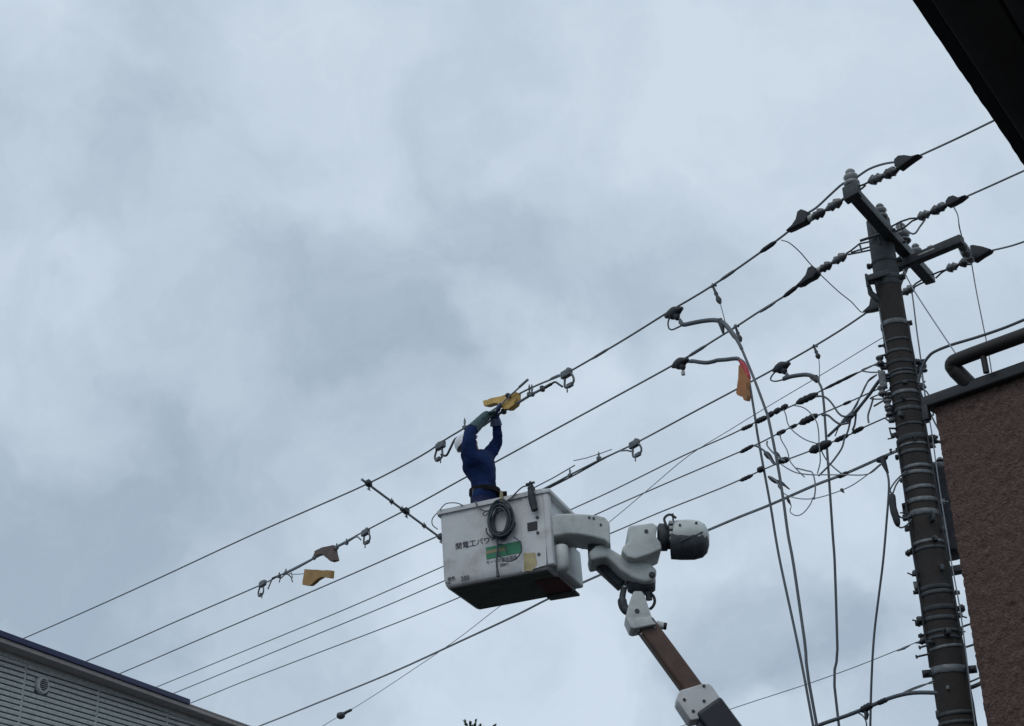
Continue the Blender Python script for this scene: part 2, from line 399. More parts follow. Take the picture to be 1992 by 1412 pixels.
# frieze under the trim, trim and navy flashing
def strip(zl, zh, o0, o1, s0, s1, name, mt, bev=0):
    b = MB(); b.prism([hp(s0, rake(s0) + zl, o0), hp(s0, rake(s0) + zh, o0), hp(s0, rake(s0) + zh, o1), hp(s0, rake(s0) + zl, o1)], hd * (s1 - s0) + Z * (slope * (s1 - s0))); return b.build(name, mt, hou, smooth=False, bev=bev)
strip(-.045, -.001, -.02, .018, S0, S1, 'frieze_board', M_side)
strip(.0, .042, -.3, .20, S0, S1, 'eave_trim', M_trim, .006)
sN = ho(370, 1368, .222)[0]
strip(.043, .100, -.35, .222, S0, sN, 'roof_flashing', M_navy, .006)
strip(.0425, .056, -.3, .205, sN + .001, S1, 'cap_flashing', M_trim)

# ------------------------------------------------------------------ far tree: only the tip of its crown rises into view
tt = at_D(925, 1409, 34); tb = V((tt.x, tt.y, 0))
tree = thing('tree', 'tip of a dark leafy tree at the bottom edge below the bucket', 'tree', tb)
b = MB(); b.tube([tb, tb + Z * (tt.z * .5) + V((.1, 0, 0)), tb + Z * (tt.z - 1.0), tb + Z * (tt.z - .25)], [.28, .2, .09, .03], 10)
for k in range(26):
    zz_ = tt.z - .6 - k * .18; a = k * 2.4; l_ = .35 + k * .07
    st = tb + Z * zz_; b.tube([st, st + V((math.cos(a), math.sin(a), .5)) * l_ * .5, st + V((math.cos(a), math.sin(a), .75)) * l_], [.05, .03, .012], 5)
b.build('trunk', M_bark, tree)
b = MB(); rnd = random.Random(3)
def leaf(p, d, L_, w):
    sd_ = d.cross(V((rnd.uniform(-1, 1), rnd.uniform(-1, 1), rnd.uniform(-1, 1)))).normalized() * w
    i0 = len(b.v); b.v += [p, p + d * (L_ * .5) + sd_, p + d * L_ - Z * (.1 * L_), p + d * (L_ * .5) - sd_]; b.f.append((i0, i0 + 1, i0 + 2, i0 + 3))
for k in range(5200):
    dep = rnd.random() ** 1.3 * 5.2; rad = (.10 + dep * .36) * math.sqrt(rnd.random()); a = rnd.uniform(0, 6.28)
    p = tb + V((math.cos(a) * rad, math.sin(a) * rad, tt.z - .22 - dep + .12 * noise.noise(V((a, dep, 1)) * 2)))
    d = V((math.cos(a) * rnd.uniform(.3, 1), math.sin(a) * rnd.uniform(.3, 1), rnd.uniform(-.1, 1.1))).normalized()
    leaf(p, d, rnd.uniform(.12, .26), rnd.uniform(.012, .03))
for (px, py, rx, ry) in ((912, 1412, 900, 1398), (916, 1412, 915, 1399), (922, 1412, 928, 1395), (955, 1415, 967, 1405), (935, 1412, 934, 1407)):
    p = at_D(px, py + 6, 34); q = at_D(rx, ry, 34)
    for k in range(16):
        leaf(p + (q - p) * rnd.uniform(0, .6), ((q - p).normalized() + V((rnd.uniform(-.35, .35), rnd.uniform(-.5, .5), rnd.uniform(-.15, .3)))).normalized(), (q - p).length * rnd.uniform(.35, .55), .03)
b.build('crown', M_leaf, tree, smooth=False)

# ------------------------------------------------------------------ utility pole
ha = poleh(470)
arm_a = at_h(1660, 377, ha); arm_b = at_h(1806, 540, ha); arm_d = (arm_b - arm_a).normalized()
O1 = (arm_a - POLE).dot(WN); O3 = (arm_b - POLE).dot(WN)
P1, P2, P3 = PL(O1), PL(0.0), PL(O3)
PF = FP(POLE.y)
ztop, zlow = poleh(428), poleh(1412)
prad = lambda z: .114 + (ztop - z) * (.148 - .114) / (ztop - zlow)
pole = thing('utility_pole', 'tall dark utility pole with crossarm, steel bands and brackets beside brown building', 'utility pole', POLE)
def pz_(y): return V((POLE.x, POLE.y, poleh(y)))
zs = poleh(560)
b = MB(); b.tube([POLE - Z * .1, POLE + Z * zlow, POLE + Z * zs], [prad(0), prad(zlow), prad(zs)], 28); b.build('shaft', M_conc, pole)
b = MB(); b.tube([POLE + Z * (zs + .0), POLE + Z * (ztop - .012), POLE + Z * ztop], [prad(zs) + .004, prad(ztop), prad(ztop) - .015], 28); b.build('top_section', M_conc2, pole)

cdir = V((POLE.x, POLE.y, 0)).normalized(); sdir_ = V((cdir.y, -cdir.x, 0))    # away from viewer / to the right
BR = random.Random(5)
def band(y, hpx, mt, lugs=(), tilt=0, extra=.010):
    c = pz_(y); r_ = prad(c.z) + extra * .8; tilt0 = 0
    tilt += BR.uniform(-.045, .045); hpx *= BR.uniform(.7, 1.25)
    h_ = hpx / 215 * .72; ax = (Z + sdir_ * tilt - cdir * abs(tilt) * .2).normalized()
    b = MB(); b.lathe(c - ax * h_ / 2, ax, [(0, r_ - .004), (.004, r_), (h_ - .004, r_), (h_, r_ - .004)], 28); o = b.build('steel_band', mt, pole)
    for (ang, l_, s_) in lugs:
        d = sdir_ * math.cos(R(ang)) - cdir * math.sin(R(ang)); t = Z.cross(d)
        b = MB(); p = c + d * (r_ - .004); b.box(p + d * (l_ / 2), d * (l_ / 2), t * (s_ * .5), Z * (h_ * .42))
        b.tube([p + d * (l_ * .6) - t * (s_ * 1.1), p + d * (l_ * .6) + t * (s_ * 1.1)], s_ * .38, 6); b.build('band_bolt', M_galvd, o, bev=.003, seg=1)
    return o
band(512, 12, M_conc2, [(10, .05, .04), (185, .05, .04)])
band(545, 14, M_galvd, [(172, .06, .04), (8, .05, .04)])
band(634, 13, M_galv, [(5, .04, .03)], tilt=-.02)
band(668, 8, M_galvd, [(180, .05, .02)])
band(690, 9, M_galvd); band(711, 14, M_conc2, [(2, .06, .05)]); band(728, 8, M_galvd)
band(735, 9, M_galvd, [(178, .06, .04)]); band(752, 8, M_conc2); band(770, 9, M_galv, tilt=.03); band(788, 8, M_galvd)
band(802, 16, M_galvd, [(0, .05, .04)]); band(832, 9, M_galvd); band(857, 14, M_conc2, [(0, .07, .05)]); band(871, 8, M_galv, tilt=.03); band(885, 9, M_galvd, [(180, .04, .04)])
band(914, 8, M_galv, tilt=.02); band(926, 10, M_galv, tilt=.05); band(955, 9, M_galv); band(979, 11, M_galv, [(182, .04, .04)])
band(1003, 19, M_galv, [(178, .05, .05)]); band(1060, 12, M_galv); band(1072, 12, M_galvd, [(176, .07, .05)])
band(1148, 11, M_conc2, [(180, .05, .03)]); band(1158, 10, M_galvd, [(5, .05, .03)]); 
band(1188, 15, M_conc2, [(0, .07, .06)]); band(1208, 12, M_galvd, [(182, .07, .05)]); band(1233, 9, M_galvd, [(178, .06, .04)])
band(1245, 12, M_galvd, [(180, .06, .04)]); band(1264, 12, M_galv, tilt=-.14); band(1307, 17, M_galv, [(178, .07, .06), (4, .08, .06)]); band(1392, 9, M_galvd); band(1410, 9, M_galvd)
# grey wrap around the shaft below the transformer bracket
CR = random.Random(21)
for k in range(34):                              # odd bolts, clips and buckles strapped to the shaft
    y = CR.uniform(700, 1260); c = pz_(y); a = R(CR.choice([CR.uniform(150, 215), CR.uniform(150, 200), CR.uniform(60, 130), CR.uniform(-20, 30)]))
    d = sdir_ * math.cos(a) - cdir * math.sin(a); t = Z.cross(d); l_ = CR.uniform(.02, .065); w_ = CR.uniform(.012, .03); p = c + d * (prad(c.z) + .006)
    b = MB(); b.box(p + d * l_ * .4, d * l_ * .5, t * w_, Z * CR.uniform(.012, .035) + d * CR.uniform(-.01, .01))
    if CR.random() < .6: b.tube([p + d * l_ * .6 - t * .03 - Z * .01, p + d * (l_ + .03) + t * CR.uniform(-.03, .03) + Z * CR.uniform(-.03, .05)], .008, 6)
    b.build('strap_fitting', CR.choice([M_galvd, M_dark, M_dark, M_galv]), pole, bev=.003, seg=1)
for k, (ang, y0, y1, r_) in enumerate(((152, 860, 1300, .009), (28, 640, 1440, .010))):
    a = R(ang); d = sdir_ * math.cos(a) - cdir * math.sin(a); pts = []
    for i in range(26):
        y = y0 + (y1 - y0) * i / 25; c = pz_(y); a2 = a + .10 * noise.noise(V((k * 7, y * .02, 0))); d = sdir_ * math.cos(a2) - cdir * math.sin(a2); pts.append(c + d * (prad(c.z) + .014 + r_ * .8))
    b = MB(); b.tube(pts, r_, 8); b.build('strapped_cable', M_black, pole)
# crossarm: square steel tube, U-bolt and brace
b = MB(); b.bar(arm_a - arm_d * .06, arm_b + arm_d * .05, .105, .105)
b.build('crossarm', M_galvd, pole, bev=.008)
pc = pz_(470)
for s_ in (-1, 1):
    b = MB(); t = arm_d.cross(Z); p0 = V((pc.x, pc.y, ha)) + arm_d * (s_ * .14)
    b.tube([p0 - t * .16, p0 + t * .2], .014, 8); b.build('crossarm_bolt', M_galvd, pole)
# side arm parallel to the street, passing under the crossarm
hs2 = ha - .115
sa0, sa1 = at_h(1738, 522, hs2), at_h(1872, 466, hs2)
b = MB(); b.bar(sa0, sa1, .09, .09); b.build('side_arm', M_dark, pole, bev=.006)
b = MB(); tm = sa0.lerp(sa1, .52); b.bar(tm - (sa1 - sa0).normalized() * .09, tm + (sa1 - sa0).normalized() * .09, .10, .02); b.bar(tm + Z * .05, tm + Z * .05 + (sa1 - sa0).normalized() * .05, .03, .05); b.build('mounting_plate', M_porcl, pole, bev=.003)
# brace from pole to crossarm
b = MB(); b.bar(pz_(560) + sdir_ * .1, arm_a.lerp(arm_b, .72) - Z * .055, .04, .012); b.build('arm_brace', M_galvd, pole)
b = MB(); b.bar(on(1694, 432, POLE - cdir * .12, cdir), on(1712, 475, POLE - cdir * .12, cdir), .03, .012); b.build('arm_brace', M_galvd, pole)
# left stub arm below the top
st0, st1 = PF(1730, 540), PF(1688, 553)
b = MB(); b.bar(st0 - cdir * .1, st1 - cdir * .1, .07, .06); b.tube([st1 - cdir * .1 - Z * .08, st1 - cdir * .1 + Z * .06], .015, 8); b.build('stub_arm', M_dark, pole, bev=.006)
b = MB(); b.tube(P(PF, [(1690, 556), (1694, 570), (1706, 582), (1720, 590)]), [.02, .03, .035, .03], 8); b.build('stub_clamp', M_dark, pole)

def pin_insulator(base, h=.20, r_=.06, mt=M_porc):
    o = MB(); o.lathe(base, Z, [(0, .02), (.03, .02), (.035, r_ * .75), (.055, r_), (.075, r_ * .92), (.085, r_ * .6), (.10, r_ * .72), (.125, r_ * .95), (.145, r_ * .85), (h * .8, r_ * .5), (h * .9, r_ * .62), (h, r_ * .4)], 18)
    return o.build('pin_insulator', mt, pole)
top = lambda t: arm_a.lerp(arm_b, t) + Z * .054
pin_insulator(top(0.0), .21, .075, M_porcm); pin_insulator(top(.37), .2, .065, M_porc); pin_insulator(top(.66), .26, .082, M_porc); pin_insulator(top(.86), .21, .066, M_porc)
b = MB(); p = arm_a - arm_d * .03; b.box(p, arm_d * .05, WD * .085, Z * .07); b.build('arm_end_clamp', M_galvd, pole, bev=.01)

# spool racks and small brackets on the left of the pole
def rack(pts, r_=.011, mt=M_galvd, name='rack_bracket'):
    b = MB(); b.tube(P(PF, pts), r_, 6); return b.build(name, mt, pole)
def spool(x, y, hpx=16, rpx=6, mt=M_porcd):
    c = PF(x, y); h_ = hpx / 215; r_ = rpx / 215
    b = MB(); b.lathe(c - Z * h_ / 2, Z, [(0, r_ * .8), (h_ * .1, r_), (h_ * .3, r_ * .95), (h_ * .45, r_ * .6), (h_ * .55, r_ * .6), (h_ * .7, r_ * .95), (h_ * .9, r_), (h_, r_ * .8)], 14); return b.build('spool_insulator', mt, pole)
rack([(1738, 688), (1714, 692), (1710, 695)]); rack([(1742, 704), (1716, 708)]); spool(1712, 702, 20, 8, M_porcd)
rack([(1744, 718), (1728, 714)], .03, M_dark, 'clamp_lug')
b = MB(); b.box(PF(1717, 738) - cdir * .0, sdir_ * .034 + Z * -.012, cdir * .03, Z * .085); b.build('grey_switch_box', M_galv, pole, bev=.012)
rack([(1742, 738), (1724, 741)], .014); rack([(1746, 762), (1722, 766)], .014); spool(1716, 760, 20, 9, M_porc)
rack([(1742, 771), (1724, 776), (1700, 790)], .009)
spool(1725, 770, 12, 5); spool(1727, 786, 18, 8, M_porc); rack([(1746, 790), (1728, 792)], .012); spool(1731, 802, 18, 9, M_porcd); rack([(1750, 812), (1734, 806), (1736, 795)], .013)
rack([(1752, 834), (1730, 833), (1735, 850), (1754, 848)], .011)
rack([(1756, 872), (1744, 876)], .024, M_dark, 'clamp_lug'); spool(1733, 877, 8, 3)
rack([(1764, 902), (1754, 903), (1753, 910)], .014)
rack([(1772, 1010), (1765, 1000), (1763, 985), (1760, 978)], .012)
rack([(1778, 1072), (1772, 1066)], .02)
for (x0, y0, x1, y1) in ((1816, 1258, 1791, 1265), (1812, 1277, 1785, 1283)):
    b = MB(); p, q = PF(x0, y0) - cdir * .1, PF(x1, y1) - cdir * .1; b.tube([p, q], .009, 8); b.tube([q, q + (q - p).normalized() * .008], .018, 8); b.build('step_bolt', M_galvd, pole)
for (x0, y0, x1, y1) in ((1880, 1262, 1898, 1256), (1874, 1222, 1892, 1216), (1850, 1158, 1860, 1155)):
    b = MB(); p, q = PF(x0, y0) - cdir * .06, PF(x1, y1) - cdir * .06; b.tube([p, q], .009, 8); b.tube([q, q + (q - p).normalized() * .008], .018, 8); b.build('step_bolt', M_galvd, pole)
b = MB(); b.tube(P(PF, [(1812, 1277), (1808, 1284), (1814, 1290)]), .008, 6); b.build('hook', M_galvd, pole)
# right-hand hardware
for (y, x0, x1) in ((705, 1778, 1785), (708, 1790, 1796)): rack([(x0, y), (x1, y - 2)], .03, M_dark, 'clamp_lug')
rack([(1776, 712), (1793, 704), (1797, 704)], .010); spool(1796, 706, 14, 6, M_porcd); spool(1798, 717, 14, 6, M_porcd); rack([(1778, 722), (1786, 727), (1794, 722)], .012)
rack([(1786, 747), (1796, 748), (1800, 755)], .016, M_dark); rack([(1798, 796), (1834, 792)], .014); rack([(1806, 858), (1836, 860)], .014, M_dark); spool(1818, 855, 14, 8, M_porcd)
rack([(1800, 798), (1800, 800)], .03, M_dark, 'clamp_lug')
# transformer can behind the pole and its bracket
tz0, tz1 = poleh(1068), poleh(892); tcn = V((POLE.x, POLE.y, 0)) + cdir * .26 + sdir_ * .155
b = MB(); tr_ = .175; hh = tz1 - tz0
b.lathe(tcn + Z * tz0, Z, [(0, tr_ * .9), (.02, tr_), (hh * .9, tr_), (hh * .91, tr_ * 1.06), (hh * .94, tr_ * 1.06), (hh, tr_ * .7)], 26); tro = b.build('transformer', M_dark, pole)
for k in range(2):
    b = MB(); p = tcn + sdir_ * (-.06 + .12 * k) + Z * (tz1 - .02); b.lathe(p, Z, [(0, .03), (.03, .045), (.05, .03), (.07, .042), (.1, .02)], 12); b.build('bushing', M_porcd, tro)
b = MB(); b.bar(pz_(1035) + sdir_ * .1, tcn + Z * poleh(1035), .12, .25); b.build('transformer_bracket', M_dark, pole, bev=.01)
b = MB(); p = V((POLE.x, POLE.y, 0)) + sdir_ * .14 + cdir * .18; b.bar(p + Z * poleh(1103) + sdir_ * .0, p + Z * poleh(1098) + sdir_ * .3, .12, .06); b.build('support_bracket', M_galvd, pole, bev=.008)
b = MB(); b.tube(P(PF, [(1770, 900), (1778, 960), (1783, 1010), (1784, 1060), (1796, 1130), (1812, 1240)]), .008, 6); b.build('ground_wire', M_wire2, pole)
b = MB(); p = P(PF, [(1795, 745), (1803, 790), (1815, 860), (1826, 940), (1840, 1030), (1853, 1110), (1868, 1190), (1880, 1280), (1890, 1360), (1897, 1412), (1905, 1470)]); b.tube([q - cdir * .16 for q in cat(p, 3)], .006, 6); b.build('ground_wire', M_wire2, pole)
b = MB(); b.tube(P(PF, [(1780, 700), (1783, 780), (1800, 870), (1812, 960)]), .007, 6); b.build('ground_wire', M_wire2, pole)
b = MB(); b.box(PF(1845, 1345) - cdir * .155, sdir_ * .012, cdir * .008, Z * .014); b.build('number_tag', M_galv, pole)
b = MB(); b.box(PF(1830, 1390) - sdir_ * .02, sdir_ * .02, cdir * .03, Z * .03); b.build('small_clamp', M_dark, pole, bev=.006)

# ------------------------------------------------------------------ line hardware
INS = [(0, .012), (.07, .015), (.13, .030), (.24, .041), (.32, .048), (.37, .052), (.40, .040), (.50, .036), (.60, .042), (.66, .046), (.70, .034), (.80, .028), (.90, .018), (1, .012)]
def insulator(par, p, q, mt, k=1.0):
    l_ = (q - p).length; b = MB(); b.lathe(p, q - p, [(t * l_, r_ * k) for t, r_ in INS], 16); return b.build('strain_insulator', mt, par)
def shell(par, poly, th, mt, name='clamp_cover', bev=.007):
    b = MB(); b.prism([p - WN * (th / 2) for p in poly], WN * th); return b.build(name, mt, par, bev=0 if name == 'sheet' else bev, crumple=.009 if name == 'sheet' else 0)
def links(par, pl, pts, r_=.009):
    b = MB()
    for seg in pts: b.tube(P(pl, seg), r_, 6)
    return b.build('link', M_galvd, par)
def sleeve(par, pl, a, c, r_, mt=M_wire, name='sleeve'):
    b = MB(); p, q = pl(*a), pl(*c); b.tube([p, p.lerp(q, .25), p.lerp(q, .75), q], [r_ * .6, r_, r_, r_ * .6], 10); return b.build(name, mt, par)

L1 = [(1538, 447), (1490, 483), (1385, 556), (1300, 607), (1210, 663), (1116, 718), (1092, 730), (1050, 747), (1008, 767), (960, 797), (901, 834), (863, 857), (820, 886), (717, 940), (600, 992), (480, 1045), (260, 1147), (50, 1240), (-200, 1345), (-500, 1462)]
L2 = [(1556, 555), (1524, 577), (1480, 604), (1434, 634), (1392, 660), (1322, 703), (1180, 781), (1060, 846), (965, 898), (912, 925), (820, 976), (791, 991), (721, 1027), (640, 1070), (550, 1116), (500, 1141), (340, 1210), (175, 1283), (-100, 1400), (-400, 1520)]
L3 = [(1690, 605), (1640, 639), (1583, 674), (1520, 710), (1469, 738), (1435, 756), (1350, 801), (1240, 860), (1180, 889), (1098, 934), (980, 990), (858, 1040), (700, 1110), (538, 1180), (390, 1243), (243, 1306), (0, 1408), (-300, 1530)]
g_hv = 'covered high-voltage lines strung over the street'
hv1 = thing('power_line', 'uppermost wire, from the crossarm past the worker\'s hands to the left roof', 'power line', P1(*L1[0]), g_hv)
hv2 = thing('power_line', 'second wire from the top, passing behind the worker\'s waist', 'power line', P2(*L2[0]), g_hv)
hv3 = thing('power_line', 'third wire from the top, running behind the white bucket', 'power line', P3(*L3[0]), g_hv)
for par, pl, L_ in ((hv1, P1, L1), (hv2, P2, L2), (hv3, P3, L3)):
    b = MB(); b.tube(cat(P(pl, L_), 4), .0108, 8); b.build('conductor', M_wire, par)
# dead ends on the left of the arm
links(hv1, P1, [[(1654, 378), (1645, 383), (1638, 388)], [(1655, 384), (1648, 388), (1640, 388)]])
insulator(hv1, P1(1640, 388), P1(1604, 410), M_porc); insulator(hv1, P1(1606, 408), P1(1577, 426), M_porcd)
sleeve(hv1, P1, (1584, 420), (1572, 427), .035, M_porcl, 'socket')
shell(hv1, P(P1, [(1533, 451), (1545, 440), (1553, 428), (1556, 414), (1563, 409), (1572, 412), (1575, 425), (1570, 434), (1555, 441), (1543, 447)]), .085, M_black)
sleeve(hv1, P1, (1509, 470), (1480, 490), .024, M_black, 'grip_sleeve'); sleeve(hv1, P1, (1432, 524), (1400, 546), .017); sleeve(hv1, P1, (1186, 677), (1150, 699), .016); sleeve(hv1, P1, (1090, 729), (1070, 738), .018)
links(hv2, P2, [[(1702, 468), (1672, 474), (1656, 487), (1645, 494)], [(1703, 477), (1672, 486), (1656, 491)], [(1704, 484), (1676, 490), (1650, 495)], [(1672, 474), (1676, 488)]])
insulator(hv2, P2(1648, 494), P2(1616, 513), M_porc); insulator(hv2, P2(1619, 511), P2(1592, 528), M_porcd)
sleeve(hv2, P2, (1600, 521), (1588, 529), .035, M_porcl, 'socket')
shell(hv2, P(P2, [(1552, 558), (1563, 547), (1572, 536), (1576, 523), (1583, 519), (1591, 523), (1593, 532), (1586, 541), (1572, 548), (1562, 555)]), .085, M_black)
sleeve(hv2, P2, (1552, 556), (1525, 577), .024, M_black, 'grip_sleeve'); sleeve(hv2, P2, (1508, 588), (1478, 607), .017); sleeve(hv2, P2, (1375, 671), (1338, 694), .019)
links(hv3, P3, [[(1806, 545), (1790, 552), (1775, 560)], [(1800, 540), (1782, 551), (1772, 561)]])
insulator(hv3, P3(1780, 557), P3(1752, 573), M_porc); insulator(hv3, P3(1752, 573), P3(1722, 588), M_porcd)
shell(hv3, P(P3, [(1682, 608), (1695, 596), (1698, 580), (1703, 570), (1716, 576), (1720, 592), (1712, 602), (1696, 606)]), .085, M_black)
# right-hand spans
R1 = [(1786, 304), (1860, 270), (1930, 236), (2060, 172), (2300, 40)]
R2 = [(1876, 384), (1930, 360), (1992, 332), (2120, 275), (2400, 140)]
R3 = [(1925, 488), (1960, 480), (1992, 470), (2120, 425), (2400, 315)]
rg = 'line spans leaving the pole to the right'
rv1 = thing('power_line', 'wire leaving the top of the crossarm and passing behind the black eave', 'power line', P1(*R1[0]), rg)
rv2 = thing('power_line', 'middle wire running from the pole top to the right edge', 'power line', P2(*R2[0]), rg)
rv3 = thing('power_line', 'lowest of the wires leaving the crossarm to the right, above the roof rail', 'power line', P3(*R3[0]), rg)
for par, pl, L_ in ((rv1, P1, R1), (rv2, P2, R2), (rv3, P3, R3)):
    b = MB(); b.tube(cat(P(pl, L_), 4), .0095, 8); b.build('conductor', M_wire, par)
links(rv1, P1, [[(1670, 362), (1680, 359), (1690, 354)], [(1675, 368), (1684, 360)]])
insulator(rv1, P1(1688, 355), P1(1722, 340), M_porc); insulator(rv1, P1(1716, 344), P1(1750, 328), M_porcd); sleeve(rv1, P1, (1728, 336), (1742, 329), .04, M_porc, 'socket')
shell(rv1, P(P1, [(1792, 302), (1778, 306), (1764, 304), (1752, 305), (1744, 313), (1745, 326), (1752, 331), (1766, 320), (1780, 310)]), .085, M_black)
links(rv2, P2, [[(1735, 440), (1752, 431), (1770, 425), (1786, 424)], [(1742, 450), (1760, 442), (1774, 430), (1786, 425)], [(1752, 431), (1754, 444)]])
insulator(rv2, P2(1784, 425), P2(1812, 412), M_porc); insulator(rv2, P2(1808, 415), P2(1846, 396), M_porcd); sleeve(rv2, P2, (1824, 404), (1838, 397), .036, M_porc, 'socket')
shell(rv2, P(P2, [(1882, 381), (1868, 386), (1858, 382), (1849, 385), (1843, 394), (1845, 403), (1853, 400), (1868, 392)]), .08, M_black)
links(rv3, P3, [[(1814, 534), (1826, 529), (1842, 524)], [(1820, 541), (1832, 530), (1842, 524)]])
insulator(rv3, P3(1840, 525), P3(1866, 514), M_porc); insulator(rv3, P3(1864, 515), P3(1896, 504), M_porcd)
shell(rv3, P(P3, [(1930, 486), (1914, 481), (1896, 478), (1890, 480), (1896, 495), (1892, 508), (1898, 510), (1912, 500), (1926, 492)]), .08, M_black)
# arrester hanging from the side arm end
b = MB(); p, q = PL(O3 * .55)(1868, 472), P3(1890, 508); l_ = (q - p).length
b.lathe(p, q - p, [(0, .02), (.1 * l_, .02), (.14 * l_, .045), (.3 * l_, .05), (.34 * l_, .035), (.45 * l_, .055), (.6 * l_, .055), (.65 * l_, .04), (.75 * l_, .052), (.9 * l_, .05), (l_, .02)], 14)
b.build('surge_arrester', M_porc, label='grey ribbed arrester hanging from the side arm end at the right dead end', cat='arrester')

def wire(name, label, cat_, pts, r_, mt=M_wire, k=4, group=None):
    b = MB(); b.tube(cat(pts, k), r_, 8); return b.build(name, mt, label=label, cat=cat_, group=group)
# jumpers
wire('jumper_wire', 'arched jumper wire over the crossarm\'s near end insulator', 'wire', P(P1, [(1572, 414), (1590, 402), (1618, 376), (1640, 357), (1664, 346), (1690, 329), (1718, 319), (1748, 314)]), .011)
wire('jumper_wire', 'short jumper wire between the pin insulator and the middle right dead end', 'wire', [P2(1800, 426), P2(1790, 440), P2(1776, 455), top(.66) + Z * .25], .009)
wire('lead_wire', 'thin wire dropping from the middle right cover to the side arm', 'wire', [P2(1855, 402), P2(1863, 418), P2(1866, 440), sa1 + Z * .045], .006, M_wire2)
wire('lead_wire', 'thin wire curving down from the top line to the second dead end', 'wire', [P1(1520, 467), P1(1535, 472), PL(O1 * .8)(1556, 490), PL(O1 * .5)(1575, 512), P2(1588, 524)], .0055, M_wire2)
wire('lead_wire', 'thin slack wire from the second dead end down to the third line', 'wire', [P2(1596, 534), PL(O3 * .3)(1630, 566), PL(O3 * .6)(1655, 586), PL(O3 * .8)(1668, 600), PL(O3 * .9)(1676, 607), P3(1688, 606)], .0055, M_wire2)
wire('stay_wire', 'thin taut stay wire slanting from the pole top to the roof rail', 'wire', [PL(.1)(1757, 524), PL(.0)(1775, 560), PL(-.6)(1815, 622), PL(-1.2)(1862, 692)], .006, M_wire2, 2)
wire('lead_wire', 'thin wire hanging from the lower right cover down past the roof rail', 'wire', [P3(1890, 512), P3(1900, 570), P3(1912, 630), P3(1922, 680), P3(1930, 730), P3(1940, 790)], .006, M_wire2)
wire('lead_wire', 'thin wire dropping beside the pole\'s right flank from the crossarm end', 'wire', P(P3, [(1773, 562), (1777, 590), (1783, 640), (1790, 690), (1796, 740), (1803, 800)]), .008, M_wire2)
wire('lead_wire', 'thin wire running down the pole\'s left flank below the third dead end', 'wire', [p - cdir * .05 for p in P(PF, [(1711, 604), (1717, 640), (1722, 665), (1727, 690)])], .006, M_wire2)
# roof-side cable to the right
wire('service_cable', 'thick dark cable arching from the pole over the roof rail to the right edge', 'cable', [PL(-.1)(*q) for q in ((1786, 745), (1790, 728), (1797, 708), (1806, 694), (1818, 684), (1850, 671), (1900, 656), (1950, 639), (1992, 622), (2060, 594), (2200, 535))], .014, M_cable, 5)
wire('service_wire', 'loose wire sagging between the pole and the stucco wall corner', 'wire', [p + cdir * .1 for p in P(PF, [(1788, 748), (1794, 765), (1806, 790), (1822, 822), (1840, 850)])], .008, M_wire)
wire('service_wire', 'short wire from the pole to the stucco coping corner', 'wire', [p + cdir * .1 for p in P(PF, [(1788, 750), (1800, 752), (1810, 770), (1815, 800)])], .007, M_wire)

# ------------------------------------------------------------------ low-voltage lines and communication cables
lvg = 'low-voltage lines strung below the high-voltage lines'
PLa, PLb, PLc, PLd, PLe = PL(-.10), PL(-.06), PL(-.02), PL(-.12), PL(.10)
lv = []
for lab, pl, pts in (
    ('upper of three thinner lines passing behind the bucket, joining the pole\'s top rack', PLa, [(1708, 706), (1667, 726), (1601, 758), (1550, 785), (1470, 821), (1420, 846), (1330, 886), (1200, 950), (1133, 981), (1000, 1041), (859, 1103), (681, 1181), (500, 1256), (320, 1330), (100, 1420), (-200, 1540)]),
    ('middle of three thinner lines passing behind the bucket, joining the pole\'s grey box', PLb, [(1718, 752), (1667, 775), (1626, 793), (1556, 823), (1520, 840), (1477, 862), (1420, 887), (1310, 934), (1200, 982), (1165, 998), (1000, 1071), (859, 1132), (745, 1181), (560, 1257), (347, 1345), (100, 1445), (-200, 1565)]),
    ('lowest of three thinner lines passing behind the bucket, joining the pole\'s lower spool', PLc, [(1728, 810), (1683, 830), (1647, 848), (1576, 877), (1511, 902), (1420, 942), (1376, 960), (1280, 998), (1189, 1037), (1040, 1099), (884, 1166), (760, 1216), (600, 1277), (470, 1327), (372, 1367), (100, 1475), (-200, 1595)])):
    o = thing('distribution_line', lab, 'power line', pl(*pts[0]), lvg)
    b = MB(); b.tube(cat(P(pl, pts), 4), .0075, 8); b.build('conductor', M_wire, o); lv.append((o, pl))
def lump(par, pl, a, c, r_, mt=M_black, name='connector'):
    b = MB(); p, q = pl(*a), pl(*c); k = 9
    b.tube([p.lerp(q, i / k) for i in range(k + 1)], [r_ * (.45, .75, 1, .85, 1.05, .85, 1, .9, .75, .45)[i] for i in range(k + 1)], 10); b.build(name, mt, par)
o, pl = lv[0]
lump(o, pl, (1550, 784), (1590, 766), .036); lump(o, pl, (1601, 758), (1670, 724), .016); lump(o, pl, (1470, 821), (1492, 811), .030); lump(o, pl, (1442, 836), (1464, 826), .022)
for x, y in ((1499, 806), (1512, 799), (1526, 792)): lump(o, pl, (x - 6, y + 4), (x + 6, y - 4), .03)
o, pl = lv[1]
lump(o, pl, (1556, 824), (1590, 807), .036); lump(o, pl, (1511, 845), (1528, 837), .024); lump(o, pl, (1440, 880), (1466, 866), .022); lump(o, pl, (1536, 833), (1550, 826), .02); lump(o, pl, (1640, 787), (1656, 780), .016)
o, pl = lv[2]
lump(o, pl, (1576, 878), (1616, 860), .046); lump(o, pl, (1624, 858), (1650, 846), .026); lump(o, pl, (1658, 842), (1680, 831), .024); lump(o, pl, (1514, 898), (1534, 893), .034); lump(o, pl, (1440, 935), (1464, 924), .022); lump(o, pl, (1474, 916), (1486, 910), .032)
ta = R(27); na = V((math.cos(ta), math.sin(ta), 0)); PLcc = lambda x, y: on(x, y, POLE - na * .12, na)      # this cable leaves the pole at its own angle, away from the lift
